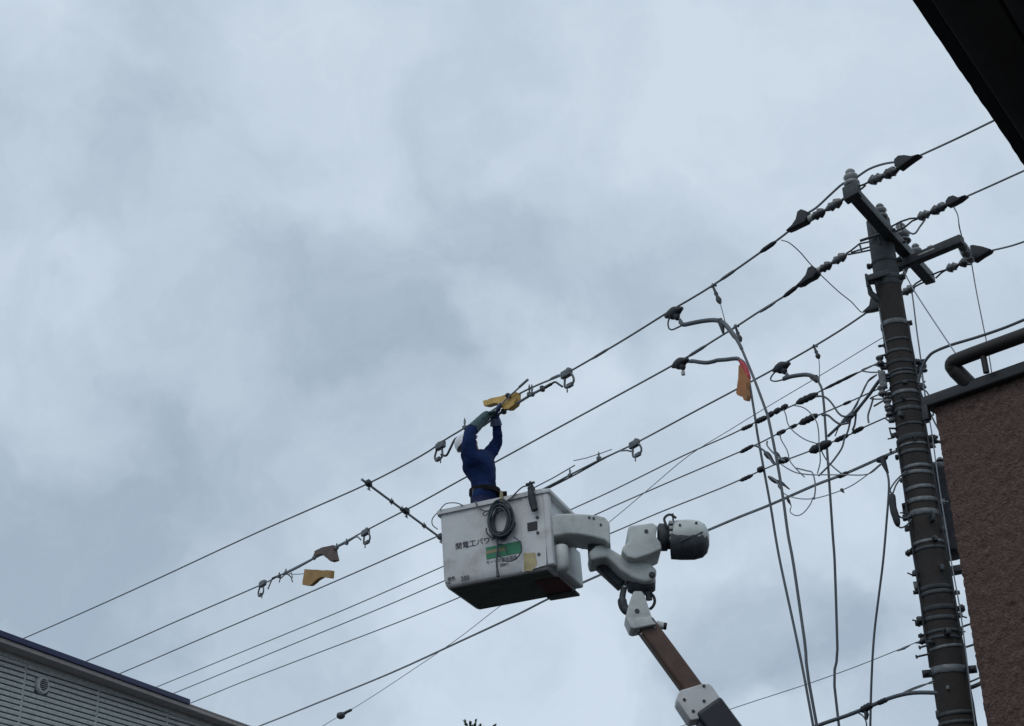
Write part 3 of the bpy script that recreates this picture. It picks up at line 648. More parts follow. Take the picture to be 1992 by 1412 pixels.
cc = [(1748, 877), (1713, 892), (1643, 923), (1585, 945), (1498, 983), (1440, 1006), (1378, 1032), (1280, 1073), (1170, 1118), (1070, 1164), (999, 1200), (900, 1246), (760, 1310), (620, 1367), (512, 1410), (300, 1492), (0, 1600)]
o = thing('communication_cable', 'thicker lashed cable below the bucket running up to the pole', 'cable', PLcc(*cc[0]))
b = MB(); b.tube(cat(P(PLcc, cc), 4), .0088, 8); b.build('sheath', M_cable, o)
b = MB(); b.tube([p + Z * .016 for p in cat(P(PLcc, cc), 4)], .0055, 6); b.build('messenger', M_wire2, o)
lump(o, PLcc, (1630, 928), (1650, 919), .024); lump(o, PLcc, (1706, 897), (1726, 888), .03)
ct = [(1728, 652), (1708, 662), (1601, 727), (1495, 790), (1420, 836), (1340, 886), (1261, 952), (1187, 1014), (1080, 1098), (966, 1184), (880, 1250), (750, 1338), (690, 1376), (662, 1392), (628, 1412), (500, 1490), (300, 1600)]
o = thing('guide_wire', 'very thin wire with a small round marker near the bottom edge', 'wire', PLe(*ct[0]))
b = MB(); b.tube(cat(P(PLe, ct), 4), .0042, 8); b.build('strand', M_wire2, o)
b = MB(); p = PLe(663, 1392); b.ell(p, V((.06, 0, 0)), V((0, .06, 0)), V((0, 0, .048)), 14, 9); b.tube([p + V((-.05, 0, .02)), p + V((.075, 0, .035))], .02, 8); b.build('marker', M_galvd, o)
b = MB(); b.tube([PLe(672, 1386), PLe(683, 1381)], .02, 8); b.build('marker_clamp', M_galvd, o)
wire('guide_wire', 'very thin wire from the step bolts down behind the lower boom', 'wire', [PLcc(*q) for q in ((1806, 1240), (1764, 1257), (1700, 1283), (1640, 1306), (1560, 1334), (1440, 1373), (1330, 1411), (1100, 1490))], .0042, M_wire2)
b = MB(); q = [PLcc(x, y) for x, y in ((1770, 1255), (1758, 1261), (1745, 1266))]; b.tube(q, [.006, .012, .006], 6); b.build('preformed_tie', M_wire2, label='small wrapped tie on the thin wire left of the step bolts', cat='tie')
kb = [(1845, 1350), (1826, 1348), (1790, 1347), (1760, 1350), (1725, 1360), (1690, 1375), (1650, 1391), (1600, 1408), (1540, 1432), (1400, 1486)]
o = thing('communication_cable', 'heavy black cable curving off the pole at the bottom right', 'cable', PLd(*kb[0]))
b = MB(); b.tube(cat(P(PLd, kb), 5), .018, 8); b.build('sheath', M_cable, o)
b = MB(); b.tube(cat(P(PLd, [(1818, 1323), (1790, 1336), (1745, 1352), (1700, 1369), (1650, 1388)]), 4), .006, 6); b.build('messenger', M_wire, o)
b = MB(); b.tube(cat(P(PLd, [(1818, 1328), (1795, 1332), (1770, 1341), (1745, 1354)]), 4), .006, 6); b.build('messenger', M_wire, o)
lump(o, PLd, (1674, 1383), (1698, 1370), .034); lump(o, PLd, (1706, 1369), (1728, 1359), .024)
b = MB(); b.tube([PLd(1683, 1380), PLd(1686, 1390), PLd(1685, 1400)], [.018, .022, .012], 8); b.build('pendant', M_dark, o)
wire('drop_wire', 'short wire hooking down from the heavy cable at the bottom edge', 'wire', [PLd(*q) for q in ((1668, 1386), (1678, 1392), (1685, 1404), (1686, 1425))], .007, M_wire)
for k, (pts, lab) in enumerate(((((1880, 1338), (1900, 1330), (1925, 1318)), 'black cable end entering between the pole\'s lower band and the stucco wall'), (((1878, 1327), (1900, 1318), (1925, 1306)), 'grey strand just above the black cable between pole and stucco wall'))):
    wire('service_cable', lab, 'cable', [p + cdir * .05 for p in P(PF, pts)], (.018, .008)[k], (M_cable, M_wire2)[k])
wire('service_cable', 'long drop cable hanging almost straight down left of the pole', 'cable', cat([PLd(*q) for q in ((1716, 893), (1722, 908), (1728, 929), (1729, 955), (1725, 1010), (1717, 1100), (1702, 1220), (1696, 1308), (1693, 1412), (1690, 1600), (1690, 1900))], 2), .0105, M_cable)
b = MB(); b.tube([PLd(1716, 890), PLd(1720, 903), PLd(1727, 920)], [.03, .026, .012], 8); b.build('cable_clamp', M_black, label='black wedge clamp where the long drop cable leaves the lashed cable', cat='clamp')
# splice closure hanging by the pole
cl = thing('splice_closure', 'black oblong splice closure hanging in a cable loop left of the pole', 'splice closure', PF(1742, 1026))
cp = [p - cdir * .08 for p in P(PF, [(1736, 966), (1737, 975), (1739, 995), (1744, 1012), (1747, 1024), (1748, 1030)])]
b = MB(); b.tube(cat(cp, 3), [.012, .025, .03, .032, .032, .032, .032, .034, .034, .032, .032, .030, .026, .022, .016, .010], 12); b.build('body', M_black, cl)
for pts in (((1748, 1008), (1756, 1013), (1766, 1012), (1774, 1005)), ((1747, 1028), (1755, 1032), (1766, 1026), (1774, 1016)), ((1736, 966), (1733, 958), (1745, 940), (1764, 922)), ((1738, 966), (1744, 950), (1752, 938))):
    b = MB(); b.tube(cat([p - cdir * .08 for p in P(PF, pts)], 5), .008, 6); b.build('tail_cable', M_cable, cl)
# tangle of service wires
zs5 = zz(1420, 640, 4.41); zs6 = zz(1440, 820, 5.859)
tang = [
 (zs5([(740, 578), (800, 578), (850, 610), (890, 660), (930, 720), (980, 750), (1060, 735)]), 1, .010, 'dark wire looping from the upper connector down to the bundle', M_cable),
 (zs5([(790, 740), (840, 740), (900, 790), (950, 815), (1020, 805)]), 1, .011, 'dark wire sagging from the middle connector to the bundle', M_cable),
 (zs5([(1380, 380), (1310, 410), (1250, 480), (1180, 580), (1090, 690), (980, 790), (840, 920)]), 1, .014, 'thickest cable of the bundle slanting down from the grey box', M_cable),
 (zs5([(1370, 410), (1290, 440), (1200, 560), (1120, 660), (1060, 740), (1000, 800)]), 1, .013, 'second thick cable of the slanting bundle', M_cable),
 (zs5([(1260, 390), (1190, 440), (1130, 560), (1080, 650), (1030, 730), (950, 810)]), 1, .008, 'left outermost thin wire of the slanting bundle', M_wire),
 (zs5([(1250, 400), (1170, 470), (1110, 600), (1070, 680), (960, 790), (900, 920)]), 1, .006, 'pale thin wire beside the slanting bundle', M_wire2),
 (zs5([(1080, 690), (1080, 740), (1070, 820), (1050, 870)]), 1, .010, 'short wire dropping from the bundle to the lower connector', M_cable),
 (zs5([(1040, 730), (1030, 800), (1010, 880), (985, 930), (960, 1020), (900, 1110), (850, 1170), (760, 1260)]), 1, .009, 'wire curving from the bundle down left past the third riser', M_wire),
 (zs5([(1230, 590), (1210, 660), (1185, 740), (1190, 805)]), 1, .009, 'small hooked wire near the pole above the lower spool', M_wire),
 (zs5([(1370, 590), (1300, 600), (1230, 600), (1210, 590), (1330, 540), (1390, 510)]), 1, .007, 'short looped wire reaching the pole above the lower spool', M_wire),
 (zs5([(1300, 330), (1240, 310), (1180, 330), (1130, 355), (1200, 370), (1290, 370)]), 1, .007, 'little loop beside the top spool', M_wire),
 (zs5([(550, 655), (620, 670), (680, 710), (740, 790), (760, 880), (765, 1000), (775, 1130), (750, 1240)]), 0, .006, 'thin wire arching from the upper line down behind the lower connector', M_wire2),
 (zs5([(460, 690), (480, 740), (500, 820), (560, 890), (650, 950), (740, 980)]), 0, .006, 'thin wire swinging from the upper line\'s clips to the lower connector', M_wire2),
 (zs5([(430, 900), (440, 950), (490, 1040), (515, 1130), (560, 1190), (640, 1270)]), 0, .006, 'thin wire dangling from the middle line between the risers', M_wire2),
 (zs5([(320, 960), (320, 1000), (370, 1060), (430, 1110), (470, 1130)]), 0, .008, 'short wire bowing between the middle and lower lines', M_wire),
 (zs5([(210, 1000), (240, 1010), (310, 1060), (370, 1150), (420, 1160)]), 0, .010, 'short thick wire crossing the left riser', M_cable),
 (zs5([(440, 1160), (500, 1200), (580, 1235), (700, 1250), (800, 1250), (980, 1250), (1180, 1245), (1300, 1160)]), 0, .006, 'long shallow wire bowing under the lower line to the drop clamp', M_wire2),
 (zs6([(640, 530), (760, 560), (820, 580), (850, 680), (855, 780), (840, 890)]), 0, .007, 'thin wire bending down with a free end between risers', M_wire2),
 (zs6([(330, 620), (420, 690), (480, 800), (560, 850), (690, 880), (850, 875), (1050, 820), (1250, 740), (1430, 620), (1600, 480)]), 0, .005, 'faint wire sweeping under the lashed cable up to the drop clamp', M_wire2),
 (zs6([(580, 970), (570, 1030), (640, 1072), (720, 1040), (800, 940), (830, 860)]), 0, .005, 'faint wire loop hanging lowest below the lashed cable', M_wire2),
 (zs6([(920, 320), (960, 400), (1020, 480), (1150, 590), (1210, 610)]), 1, .007, 'wire crossing behind the third riser to the lashed cable', M_wire),
]
for i, (pts, k, r_, lab, mt) in enumerate(tang):
    pl = PL(-.16 - .012 * i if k == 0 else -.14 + .008 * i)
    wire('service_wire', lab, 'wire', P(pl, pts), r_, mt, 5, 'service wires tangled left of the pole')
for pts, r_, lab in ((zs6([(280, 350), (340, 410), (400, 480)]), .03, 'black tapered sleeve beside the second riser on the lower line'), (zs6([(400, 350), (440, 400), (480, 440)]), .022, 'small black sleeve just right of the second riser'),
                (zs6([(320, 625), (400, 680), (470, 700), (560, 770)]), .022, 'black tapered sleeve dangling below the lower line at the second riser'), (zs6([(535, 870), (560, 920), (583, 965)]), .016, 'small black sleeve dangling under the lashed cable'),
                (zs6([(1150, 765), (1165, 790), (1185, 812)]), .018, 'tiny dark tag hanging right of the third riser'), (zs6([(440, 700), (450, 750), (480, 800)]), .016, 'short dark sleeve running along the second riser')):
    p = P(PL(-.2), pts); b = MB(); b.tube(cat(p, 4), [r_ * x for x in ([.5, .9, 1, 1, .8, .6, .4, .35, .3] if len(p) == 3 else [.4, .8, 1, 1, 1, .9, 1, .9, .8, .7, .5, .4, .3])], 8); b.build('splice_sleeve', M_black, label=lab, cat='sleeve', group='splice sleeves near the risers')

# ------------------------------------------------------------------ riser cables tapped from the high-voltage lines
def clamp_cover(x, y, pl, label, tail=None):
    c = pl(x, y); t = thing('tap_clamp', label, 'clamp', c - Z * .08, 'black tap clamp covers on the lines')
    b = MB(); b.ell(c - Z * .005, WD * .078, WN * .055, Z * .068, 14, 9); b.lathe(c, WD, [(-.12, .018), (-.09, .03), (-.05, .05), (.05, .05), (.09, .03), (.12, .018)], 12)
    b.tube([c, c - Z * .07 - WD * .035, c - Z * .10 - WD * .045], [.045, .035, .018], 10); b.build('cover', M_black, t, jit=.006)
    if tail:
        b = MB(); b.tube(cat(P(pl, tail), 5), .009, 6); b.build('pigtail', M_cable, t)
    return t
def riser(label, pl, thick, thin, r_, end):
    p = P(pl, thick + thin); t = thing('riser_cable', label, 'cable', p[-1], 'riser cables hanging from the lines')
    kk = cat(P(pl, thick + thin[:1]), 5); b = MB(); n_ = len(kk); b.tube(kk, [r_ * (1.75 if 2 < i < n_ * .8 else 1.25) for i in range(n_)], 10); b.build('termination', M_cable, t)
    d = p[-1]; g0 = V((d.x + end[0], d.y + end[1], .02)); b = MB(); b.tube(cat(P(pl, thin) + [d.lerp(g0, .5), g0], 4), r_, 8); b.build('sheath', M_cable, t); return t
clamp_cover(1311, 608, P1, 'black clamp cover on the uppermost wire', zz(1280, 560, 5.883)([(130, 345), (115, 400), (125, 460), (160, 478), (220, 455), (280, 425)]))
clamp_cover(1323, 706, P2, 'black clamp cover on the second wire, with a small pale tag', None)
clamp_cover(1520, 714, P3, 'black clamp cover on the third wire', zz(1420, 640, 4.41)([(400, 355), (360, 400), (350, 435), (390, 448), (460, 432), (520, 410)]))
b = MB(); p = P2(1329, 726); b.tube([p + Z * .02, p - Z * .02], .022, 8); b.tube([p + Z * .03, p + Z * .06], .01, 6); b.build('pale_tag', M_porcl, label='small pale tag dangling under the second wire\'s clamp cover', cat='tag')
zr1 = zz(1280, 560, 5.883)
riser('longest riser, swept right from the top wire\'s clamp with a ribbed thick elbow', PL(O1 + .02), zr1([(250, 360), (265, 400), (300, 420), (400, 400), (520, 378), (640, 368), (720, 385), (780, 430), (880, 560), (930, 640)]), [(1443, 679), (1467, 737), (1489, 796), (1496, 820), (1513, 905), (1524, 974), (1533, 1040), (1544, 1100), (1565, 1245), (1589, 1412)], .0135, (.6, 0))
riser('riser hanging from the second wire, wrapped in red tape and a beige sheet', PL(.02), zr1([(330, 845), (400, 838), (480, 850), (560, 855), (640, 840), (680, 828), (780, 820), (860, 810), (920, 812), (980, 850)]), [(1449, 712), (1455, 728), (1458, 744), (1467, 800), (1470, 820), (1476, 859), (1499, 984), (1508, 1040), (1519, 1100), (1546, 1225), (1565, 1319), (1582, 1412)], .0128, (.5, 0))
riser('right-hand riser hanging from the third wire in front of the service wires', PL(O3 - .05), zs5([(485, 380), (490, 405), (460, 428), (520, 408), (600, 395), (660, 392), (710, 405), (750, 430)]), [(1592, 742), (1599, 758), (1603, 790), (1605, 820), (1611, 905), (1620, 1040), (1624, 1100), (1629, 1262), (1632, 1412)], .0135, (.3, 0))
# fins on the top riser elbow
for (x, y) in zr1([(585, 372), (600, 370), (620, 370), (650, 374)]):
    pass
# hangers
def hanger(label, pl, pts, rope):
    p = P(pl, pts); t = thing('hanger', label, 'hanger', p[-1], 'small hook hangers on the lines')
    b = MB(); b.tube([p[0] + WD * .03 + Z * .0, p[0] + Z * .025, p[0] - WD * .04 - Z * .01], .012, 8); b.build('hook', M_galv, t)
    b = MB(); l_ = (p[1] - p[0]).length; b.lathe(p[0], p[1] - p[0], [(0, .012), (.3 * l_, .014), (.45 * l_, .022), (.55 * l_, .014), (.75 * l_, .028), (.85 * l_, .028), (l_, .014)], 10); b.build('insulator', M_galvd, t)
    if rope: b = MB(); b.tube([p[1]] + P(pl, rope), .005, 6); b.build('rope', M_wire2, t)
hanger('hook hanger on the top wire holding the ribbed riser elbow', PL(O1 + .01), [(1387, 557), (1401, 590)], [(1406, 608), (1411, 628)])
hanger('short hook hanger on the second wire beside the ribbed riser', PL(.03), [(1431, 636), (1441, 664)], None)
hanger('hook hanger on the third wire holding the right-hand riser', PL(O3 - .02), [(1584, 675), (1593, 697)], [(1594, 712), (1594, 738)])
b = MB(); b.tube(P(PL(O1 + .02), [(1400, 622), (1404, 632), (1407, 648)]), [.03, .03, .012], 8); b.build('strap_clamp', M_galvd, label='grey strap clamp on the ribbed riser elbow', cat='clamp')
b = MB(); b.tube(P(PL(O3 - .05), [(1578, 733), (1586, 735), (1590, 742)]), [.025, .04, .025], 8); b.build('strap_clamp', M_galvd, label='grey strap clamp at the bend of the right-hand riser', cat='clamp')
# red wrap and beige sheet on the second riser
cv = thing('cable_cover', 'beige cover sheet with red tape hanging on the second riser', 'cover', P2(1448, 778))
b = MB(); b.tube(cat(P(PL(.02), zr1([(940, 830), (975, 880), (1005, 950), (1025, 1020), (1035, 1080)])), 4), [.022] * 3 + [.034] * 11 + [.026] * 4, 12); b.build('red_wrap', M_red, cv)
sh = zr1([(945, 890), (965, 910), (985, 960), (1010, 1010), (1035, 1075), (1030, 1160), (1042, 1240), (1030, 1290), (1000, 1290), (990, 1250), (940, 1238), (915, 1215), (925, 1120), (935, 1000)])
shell(cv, P(PL(-.02), sh), .05, M_beige, 'sheet', .004)

# ------------------------------------------------------------------ tools on the lines
def grip(par, pl, x, y, s, flip=1):
    """come-along jaw on the wire with a U-shaped bail below it; s = wire direction sign"""
    c = pl(x, y); t = (pl(x + 12, y - 7) - pl(x, y)).normalized() * flip; d = -Z + t * .25
    b = MB(); b.box(c - Z * .012, t * .075, WN * .03, Z * .042); b.box(c + t * .03 + Z * .03, t * .02, WN * .02, Z * .018); o = b.build('grip_jaw', M_galv, par, bev=.012)
    b = MB(); q = [c + t * .06 + d * .02, c + t * .085 + d * .11, c + t * .055 + d * .165, c - t * .045 + d * .18, c - t * .075 + d * .15, c - t * .045 + d * .06]
    b.tube(cat(q, 3), .0135, 7); b.box((q[2] + q[3]) / 2, t * .04, WN * .02, Z * .02); b.tube([q[3], q[3] - Z * .06], .009, 6); b.build('grip_bail', M_galv, par)
    return c - t * .05 + d * .135
def ringclip(par, pl, x, y, hgt=.09):
    c = pl(x, y); b = MB(); b.box(c - Z * .01, WD * .022, WN * .022, Z * .02)
    b.tube([c, c + Z * hgt * .6 + WD * .012, c + Z * hgt, c + Z * hgt * .6 - WD * .015, c], .007, 6); b.tube([c, c - Z * .05 - WD * .02], .006, 6); b.build('ring_clip', M_galv, par)
t1 = thing('wire_tensioner', 'insulated tensioner rod with two grips on the top wire at the worker\'s hands', 'tensioner', P1(980, 800), 'tensioner rods clamped to the lines')
Q1 = PL(O1 - .02)
grip(t1, P1, 857, 865, 1, -1); grip(t1, P1, 1102, 725, 1, 1)
rp = P(Q1, [(858, 884), (868, 886), (876, 872), (884, 856), (892, 850), (902, 845)]); b = MB(); b.tube(cat(rp, 4), .014, 8); b.build('arm', M_galvd, t1)
b = MB(); b.tube(P(Q1, [(900, 846), (940, 828), (975, 802), (1010, 782), (1036, 766), (1060, 754)]), .0155, 8); b.build('rod', M_wire, t1)
b = MB(); b.tube(cat(P(Q1, [(1060, 754), (1072, 747), (1080, 743), (1088, 748), (1094, 752)]), 4), [.018] * 5 + [.012] * 12, 8); b.build('arm', M_galvd, t1)
for q in ((904, 830), (1030, 765), (1035, 765)): ringclip(t1, Q1, *q, hgt=.11)
b = MB(); b.box(Q1(1055, 756), WD * .02, WN * .025, Z * .032); b.box(Q1(980, 800), WD * .025, WN * .025, Z * .03); b.build('rod_collar', M_galvd, t1, bev=.006)
t2 = thing('wire_tensioner', 'tensioner rod with grips at both ends on the second wire, left of the bucket', 'tensioner', P2(610, 1085), 'tensioner rods clamped to the lines')
Q2 = PL(-.02)
grip(t2, P2, 511, 1134, 1, -1); grip(t2, P2, 711, 1034, 1, 1)
b = MB(); b.tube(P(Q2, [(521, 1146), (526, 1134), (530, 1124), (540, 1120)]), .011, 7); b.tube(P(Q2, [(540, 1120), (556, 1115), (580, 1103), (612, 1085), (650, 1066), (674, 1054), (690, 1045)]), [.012, .017, .018, .018, .017, .02, .013], 8); b.tube(P(Q2, [(690, 1045), (696, 1044), (702, 1050)]), .011, 7); b.build('rod', M_wire, t2)
for q in ((543, 1120), (556, 1113), (611, 1084), (655, 1064), (674, 1055)): ringclip(t2, Q2, *q, hgt=.055)
b = MB(); b.tube(P(Q2, [(556, 1114), (566, 1122), (569, 1132)]), .009, 6); b.tube(P(Q2, [(556, 1116), (545, 1126), (543, 1133)]), .009, 6); b.tube(P(Q2, [(562, 1117), (567, 1114), (569, 1124)]), .007, 6); b.build('dangling_hooks', M_galvd, t2)
t3 = thing('wire_tensioner', 'tensioner rod on the third wire, its left end hidden behind the bucket', 'tensioner', P3(1165, 893), 'tensioner rods clamped to the lines')
Q3 = PL(O3 - .02)
grip(t3, P3, 1234, 862, 1, 1)
b = MB(); b.tube(P(Q3, [(1228, 878), (1220, 876), (1205, 877), (1190, 884)]), .011, 7); b.tube(P(Q3, [(1190, 884), (1165, 895), (1110, 923), (1085, 937), (1050, 955), (1000, 980)]), [.012, .012, .012, .015, .015, .012], 8); b.build('rod', M_wire, t3)
for q in ((1165, 890), (1109, 923)): ringclip(t3, Q3, *q, hgt=.075)
b = MB(); b.tube(P(Q3, [(1116, 896), (1140, 891), (1165, 883), (1190, 874)]), .006, 6); b.build('loose_end', M_wire2, t3)
b = MB(); q = PL(O3 - .3); b.tube(P(q, [(1118, 905), (1075, 930), (1040, 948), (1010, 966)]), .008, 6); b.build('hot_stick', M_wire2, label='thin grey stick poking up from the bucket rim beside the black holster', cat='stick')

# spreader bar across the three lines
pa, pb = P1(717, 938) - Z * .03, P3(858, 1043) - Z * .03; sdv = (pb - pa).normalized()
sp = thing('spreader_bar', 'slanting grey spreader rod clamped across the three top wires left of the bucket', 'spreader bar', pa)
b = MB(); b.tube([pa - sdv * .17, pa - sdv * .15, pb + sdv * .12], [.02, .016, .016], 8); b.build('rod', M_wire, sp)
for px, py, pl in ((717, 938, P1), (790, 992, P2), (857, 1042, P3)):
    c = pl(px, py); b = MB(); b.box(c - Z * .015, sdv * .05, WD * .045, Z * .03); b.tube([c - Z * .03, c - Z * .10 - WD * .02], .013, 7); b.tube([c - Z * .08 + WD * .03, c - Z * .13 - WD * .045], .007, 6); b.build('clamp', M_galvd, sp, bev=.01)
for t in (.30, .44, .75):
    c = pa.lerp(pb, t); b = MB(); b.tube([c - sdv * .012, c + sdv * .012], .03, 10); b.tube([c + Z * .05, c - Z * .045], .007, 6); b.build('rod_collar', M_galvd, sp)

# insulating line covers
zc1 = zz(820, 720, 5.0417); zc2 = zz(480, 900, 4.98)
def cover(label, poly, off, th, mt, holes=()):
    b = MB(); p = P(PL(off), poly); b.prism([q - WN * (th / 2) for q in p], WN * th); return b.build('line_cover', mt, label=label, cat='line cover', crumple=.010, group='insulating covers on the lines')
cover('bright yellow cover on the top wire above the worker\'s hands', zc1([(628, 312), (720, 285), (820, 258), (870, 245), (950, 225), (948, 290), (930, 345), (880, 388), (840, 392), (800, 370), (775, 325), (735, 330), (690, 345), (640, 360)]), O1 - .02, .085, M_yell)
cover('dark brown cover folded over the second wire', zc2([(675, 858), (745, 825), (850, 800), (862, 860), (878, 945), (830, 962), (790, 925), (745, 885), (700, 900), (675, 908)]), -.02, .07, M_brownc)
cover('ochre cover dangling on a short line below the second wire', zc2([(572, 1035), (660, 1040), (838, 1046), (830, 1122), (800, 1118), (745, 1105), (690, 1140), (630, 1192), (555, 1186)]), -.06, .06, M_ochre)
wire('tie_line', 'short line holding the ochre cover to the tensioner', 'line', P(PL(-.06), zc2([(430, 1080), (500, 1080), (575, 1073)])), .006, M_wire2, 3)
b = MB(); b.prism(P(PL(O1 - .06), zc1([(560, 600), (572, 560), (596, 520), (640, 490), (648, 480), (560, 500), (470, 575), (480, 582), (555, 540)])), WN * .012); b.build('pull_flap', M_pink, label='pale pink flap hanging by the worker\'s forearm', cat='flap')
hsx = PL(O1 - .09)
hk = thing('hot_stick', 'hot stick with round knob pointing up right from the worker\'s hands', 'stick', hsx(935, 836))
b = MB(); b.tube(P(hsx, [(930, 838), (985, 776), (1012, 752)]), .010, 8); b.tube(P(hsx, [(1010, 753), (1027, 738)]), .015, 8); b.build('shaft', M_wire2, hk)
b = MB(); p = hsx(988, 769); b.ell(p, V((.033, 0, 0)), V((0, .033, 0)), V((0, 0, .030)), 12, 8); b.build('knob', M_dark, hk)

# ------------------------------------------------------------------ aerial lift: bucket, linkage and boom
B0 = at_D(862, 1143, 15.0); BA = R(-20.5); BT = R(2.8)
d1h = V((math.cos(BA), math.sin(BA), 0)); d1 = (d1h + Z * math.tan(BT)).normalized(); d2 = V((-math.sin(BA), math.cos(BA), 0)); BU = d1.cross(d2); BW, BD, BH = 1.235, .95, .885
def bp(x, y, z): return B0 + d1 * x + d2 * y + BU * z
FF = lambda x, y: on(x, y, B0, d2)
def fl(x, y): p = FF(x, y) - B0; return p.dot(d1), p.dot(BU)
lift = thing('aerial_lift', 'white bucket lift on a jointed boom with its worker basket raised to the wires', 'aerial lift', V((B0.x, B0.y, 0)) + d1 * 5)
def rrect(x0, y0, x1, y1, r_, n=5):
    out = []
    for cx, cy, a0 in ((x1 - r_, y1 - r_, 0), (x0 + r_, y1 - r_, 90), (x0 + r_, y0 + r_, 180), (x1 - r_, y0 + r_, 270)):
        for i in range(n + 1): a = R(a0 + 90 * i / n); out.append((cx + r_ * math.cos(a), cy + r_ * math.sin(a)))
    return out
levels = [(.03, .0, .05), (0.012, .03, .05), (.0, .10, .05), (-.004, BH - .055, .05), (-.034, BH - .048, .06), (-.036, BH, .06), (.022, BH + .002, .04), (.028, BH - .05, .04), (.05, .06, .04)]
b = MB(); ring = []
for ins, z, r_ in levels:
    i0 = len(b.v); pts = rrect(ins, ins, BW - ins, BD - ins, r_); b.v += [bp(x, y, z) for x, y in pts]; ring.append((i0, len(pts)))
for (a, n_), (c, _) in zip(ring, ring[1:]):
    for j in range(n_): b.f.append((a + j, a + (j + 1) % n_, c + (j + 1) % n_, c + j))
b.f.append(tuple(ring[-1][0] + j for j in range(ring[-1][1]))); b.f.append(tuple(ring[0][0] + j for j in range(ring[0][1])))
bucket = b.build('bucket', M_white, lift)
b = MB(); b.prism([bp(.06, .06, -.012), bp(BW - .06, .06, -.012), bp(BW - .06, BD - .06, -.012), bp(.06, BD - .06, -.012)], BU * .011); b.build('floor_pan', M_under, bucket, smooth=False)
b = MB(); b.prism([bp(BW - .30, .28, -.020), bp(BW - .02, .30, -.020), bp(BW - .02, .80, -.020), bp(BW - .30, .74, -.020)], BU * .007); b.build('red_bottom_panel', M_redb, bucket, smooth=False)
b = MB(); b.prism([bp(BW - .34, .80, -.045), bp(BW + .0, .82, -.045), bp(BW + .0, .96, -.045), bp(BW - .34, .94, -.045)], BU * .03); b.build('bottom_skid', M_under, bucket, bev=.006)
# front right corner post and side shelf
b = MB(); b.box(bp(BW + .012, .02, BH * .5), d1 * .035, d2 * .045, BU * (BH * .5 - .02)); b.build('corner_post', M_white, bucket, bev=.02, seg=3)
b = MB(); b.prism([bp(BW - .03, -.04, BH - .06), bp(BW + .075, -.04, BH - .06), bp(BW + .075, BD + .034, BH - .06), bp(BW - .03, BD + .034, BH - .06)], BU * .05); b.build('side_rim', M_white, bucket, bev=.012)
b = MB(); b.box(bp(BW + .11, .78, BH - .25), d1 * .035, d2 * .16, BU * .16); b.build('side_box', M_castw, bucket, bev=.02)
b = MB(); b.lathe(bp(BW + .085, .15, .0), BU, [(-.02, .04), (.0, .068), (.04, .080), (.16, .082), (.25, .080), (.27, .06)], 20); b.build('side_canister', M_castw, bucket)
b = MB(); b.box(bp(BW + .03, .58, .22), d1 * .05, d2 * .30, BU * .21); b.build('side_housing', M_castw, bucket, bev=.03, seg=3)
# front details: square opening, bolts, tape, sticker, lettering
def plate(corners, th, mt, name, out=.0):
    b = MB(); b.prism([bp(x, -.004 - out, z) for x, z in corners], -d2 * th); return b.build(name, mt, bucket, smooth=False)
zb = zz(840, 920, 5.0417)
def fq(pts): return [fl(*q) for q in zb(pts)]
plate(fq([(890, 215), (1120, 170), (1128, 905), (895, 975)]), .010, M_white, 'raised_front_panel')
plate(fq([(940, 495), (1040, 475), (1042, 565), (945, 578)]), .003, M_black, 'square_opening', .0105)
for q in ((1040, 440), (1045, 590), (1055, 800)):
    x, z = fl(*zb([q])[0]); b = MB(); b.lathe(bp(x, -.012, z), -d2, [(0, .018), (.012, .018), (.018, .010)], 10); b.build('bolt', M_galv, bucket)
plate(fq([(905, 790), (1020, 785), (1040, 900), (985, 965), (905, 965)]), .002, M_tape, 'yellowed_patch', .0105)
sx0, sz0 = fl(*zb([(538, 850)])[0]); sx1, sz1 = fl(*zb([(885, 690)])[0]); shh = .112
sz0 = fl(*zb([(540, 848)])[0])[1]
sx1 = fl(*zb([(885, 780)])[0])[0]
plate([(sx0, sz0), (sx1, sz0), (sx1, sz0 + .135), (sx0, sz0 + .135)], .002, M_green, 'green_sticker')
plate([(sx0 + .002, sz0 + .060), (sx0 + .23, sz0 + .060), (sx0 + .23, sz0 + .096), (sx0 + .002, sz0 + .096)], .0012, M_gold, 'sticker_stripe', .0025)
def text(s, x, z, size, mt=M_ink, name='lettering', sx=1.0, tilt=0):
    cu = bpy.data.curves.new('t', 'FONT'); cu.body = s; cu.size = size; cu.extrude = .0008; cu.offset = size * .004; cu.space_character = 1.02
    to = bpy.data.objects.new('t', cu); COL.objects.link(to); dg = bpy.context.evaluated_depsgraph_get()
    me = bpy.data.meshes.new_from_object(to.evaluated_get(dg)); bpy.data.objects.remove(to); bpy.data.curves.remove(cu)
    o = bpy.data.objects.new(name, me); COL.objects.link(o); o.parent = bucket; o['_o'] = bucket['_o']; off = V(bucket['_o'])
    for v_ in me.vertices: v_.co = bp(x + v_.co.x * sx, -.007 - v_.co.z, z + v_.co.y) - off
    me.materials.clear(); me.materials.append(mt); return o
x, z = fl(*zb([(232, 750)])[0]); text('関電工パワー', x, z, .082)
x, z = fl(*zb([(535, 893)])[0]); text('モーリク', x, z, .042)
x, z = fl(*zb([(690, 868)])[0]); text('国技国図', x, z, .050, sx=.85)
x, z = fl(*zb([(672, 918)])[0]); text('回四て', x, z, .034)
x, z = fl(*zb([(285, 1062)])[0]); text('200', x, z, .074, sx=.9)
x, z = fl(*zb([(155, 1058)])[0]); text('積載', x, z, .046)
x, z = fl(*zb([(135, 1092)])[0]); text('荷重', x, z, .030)
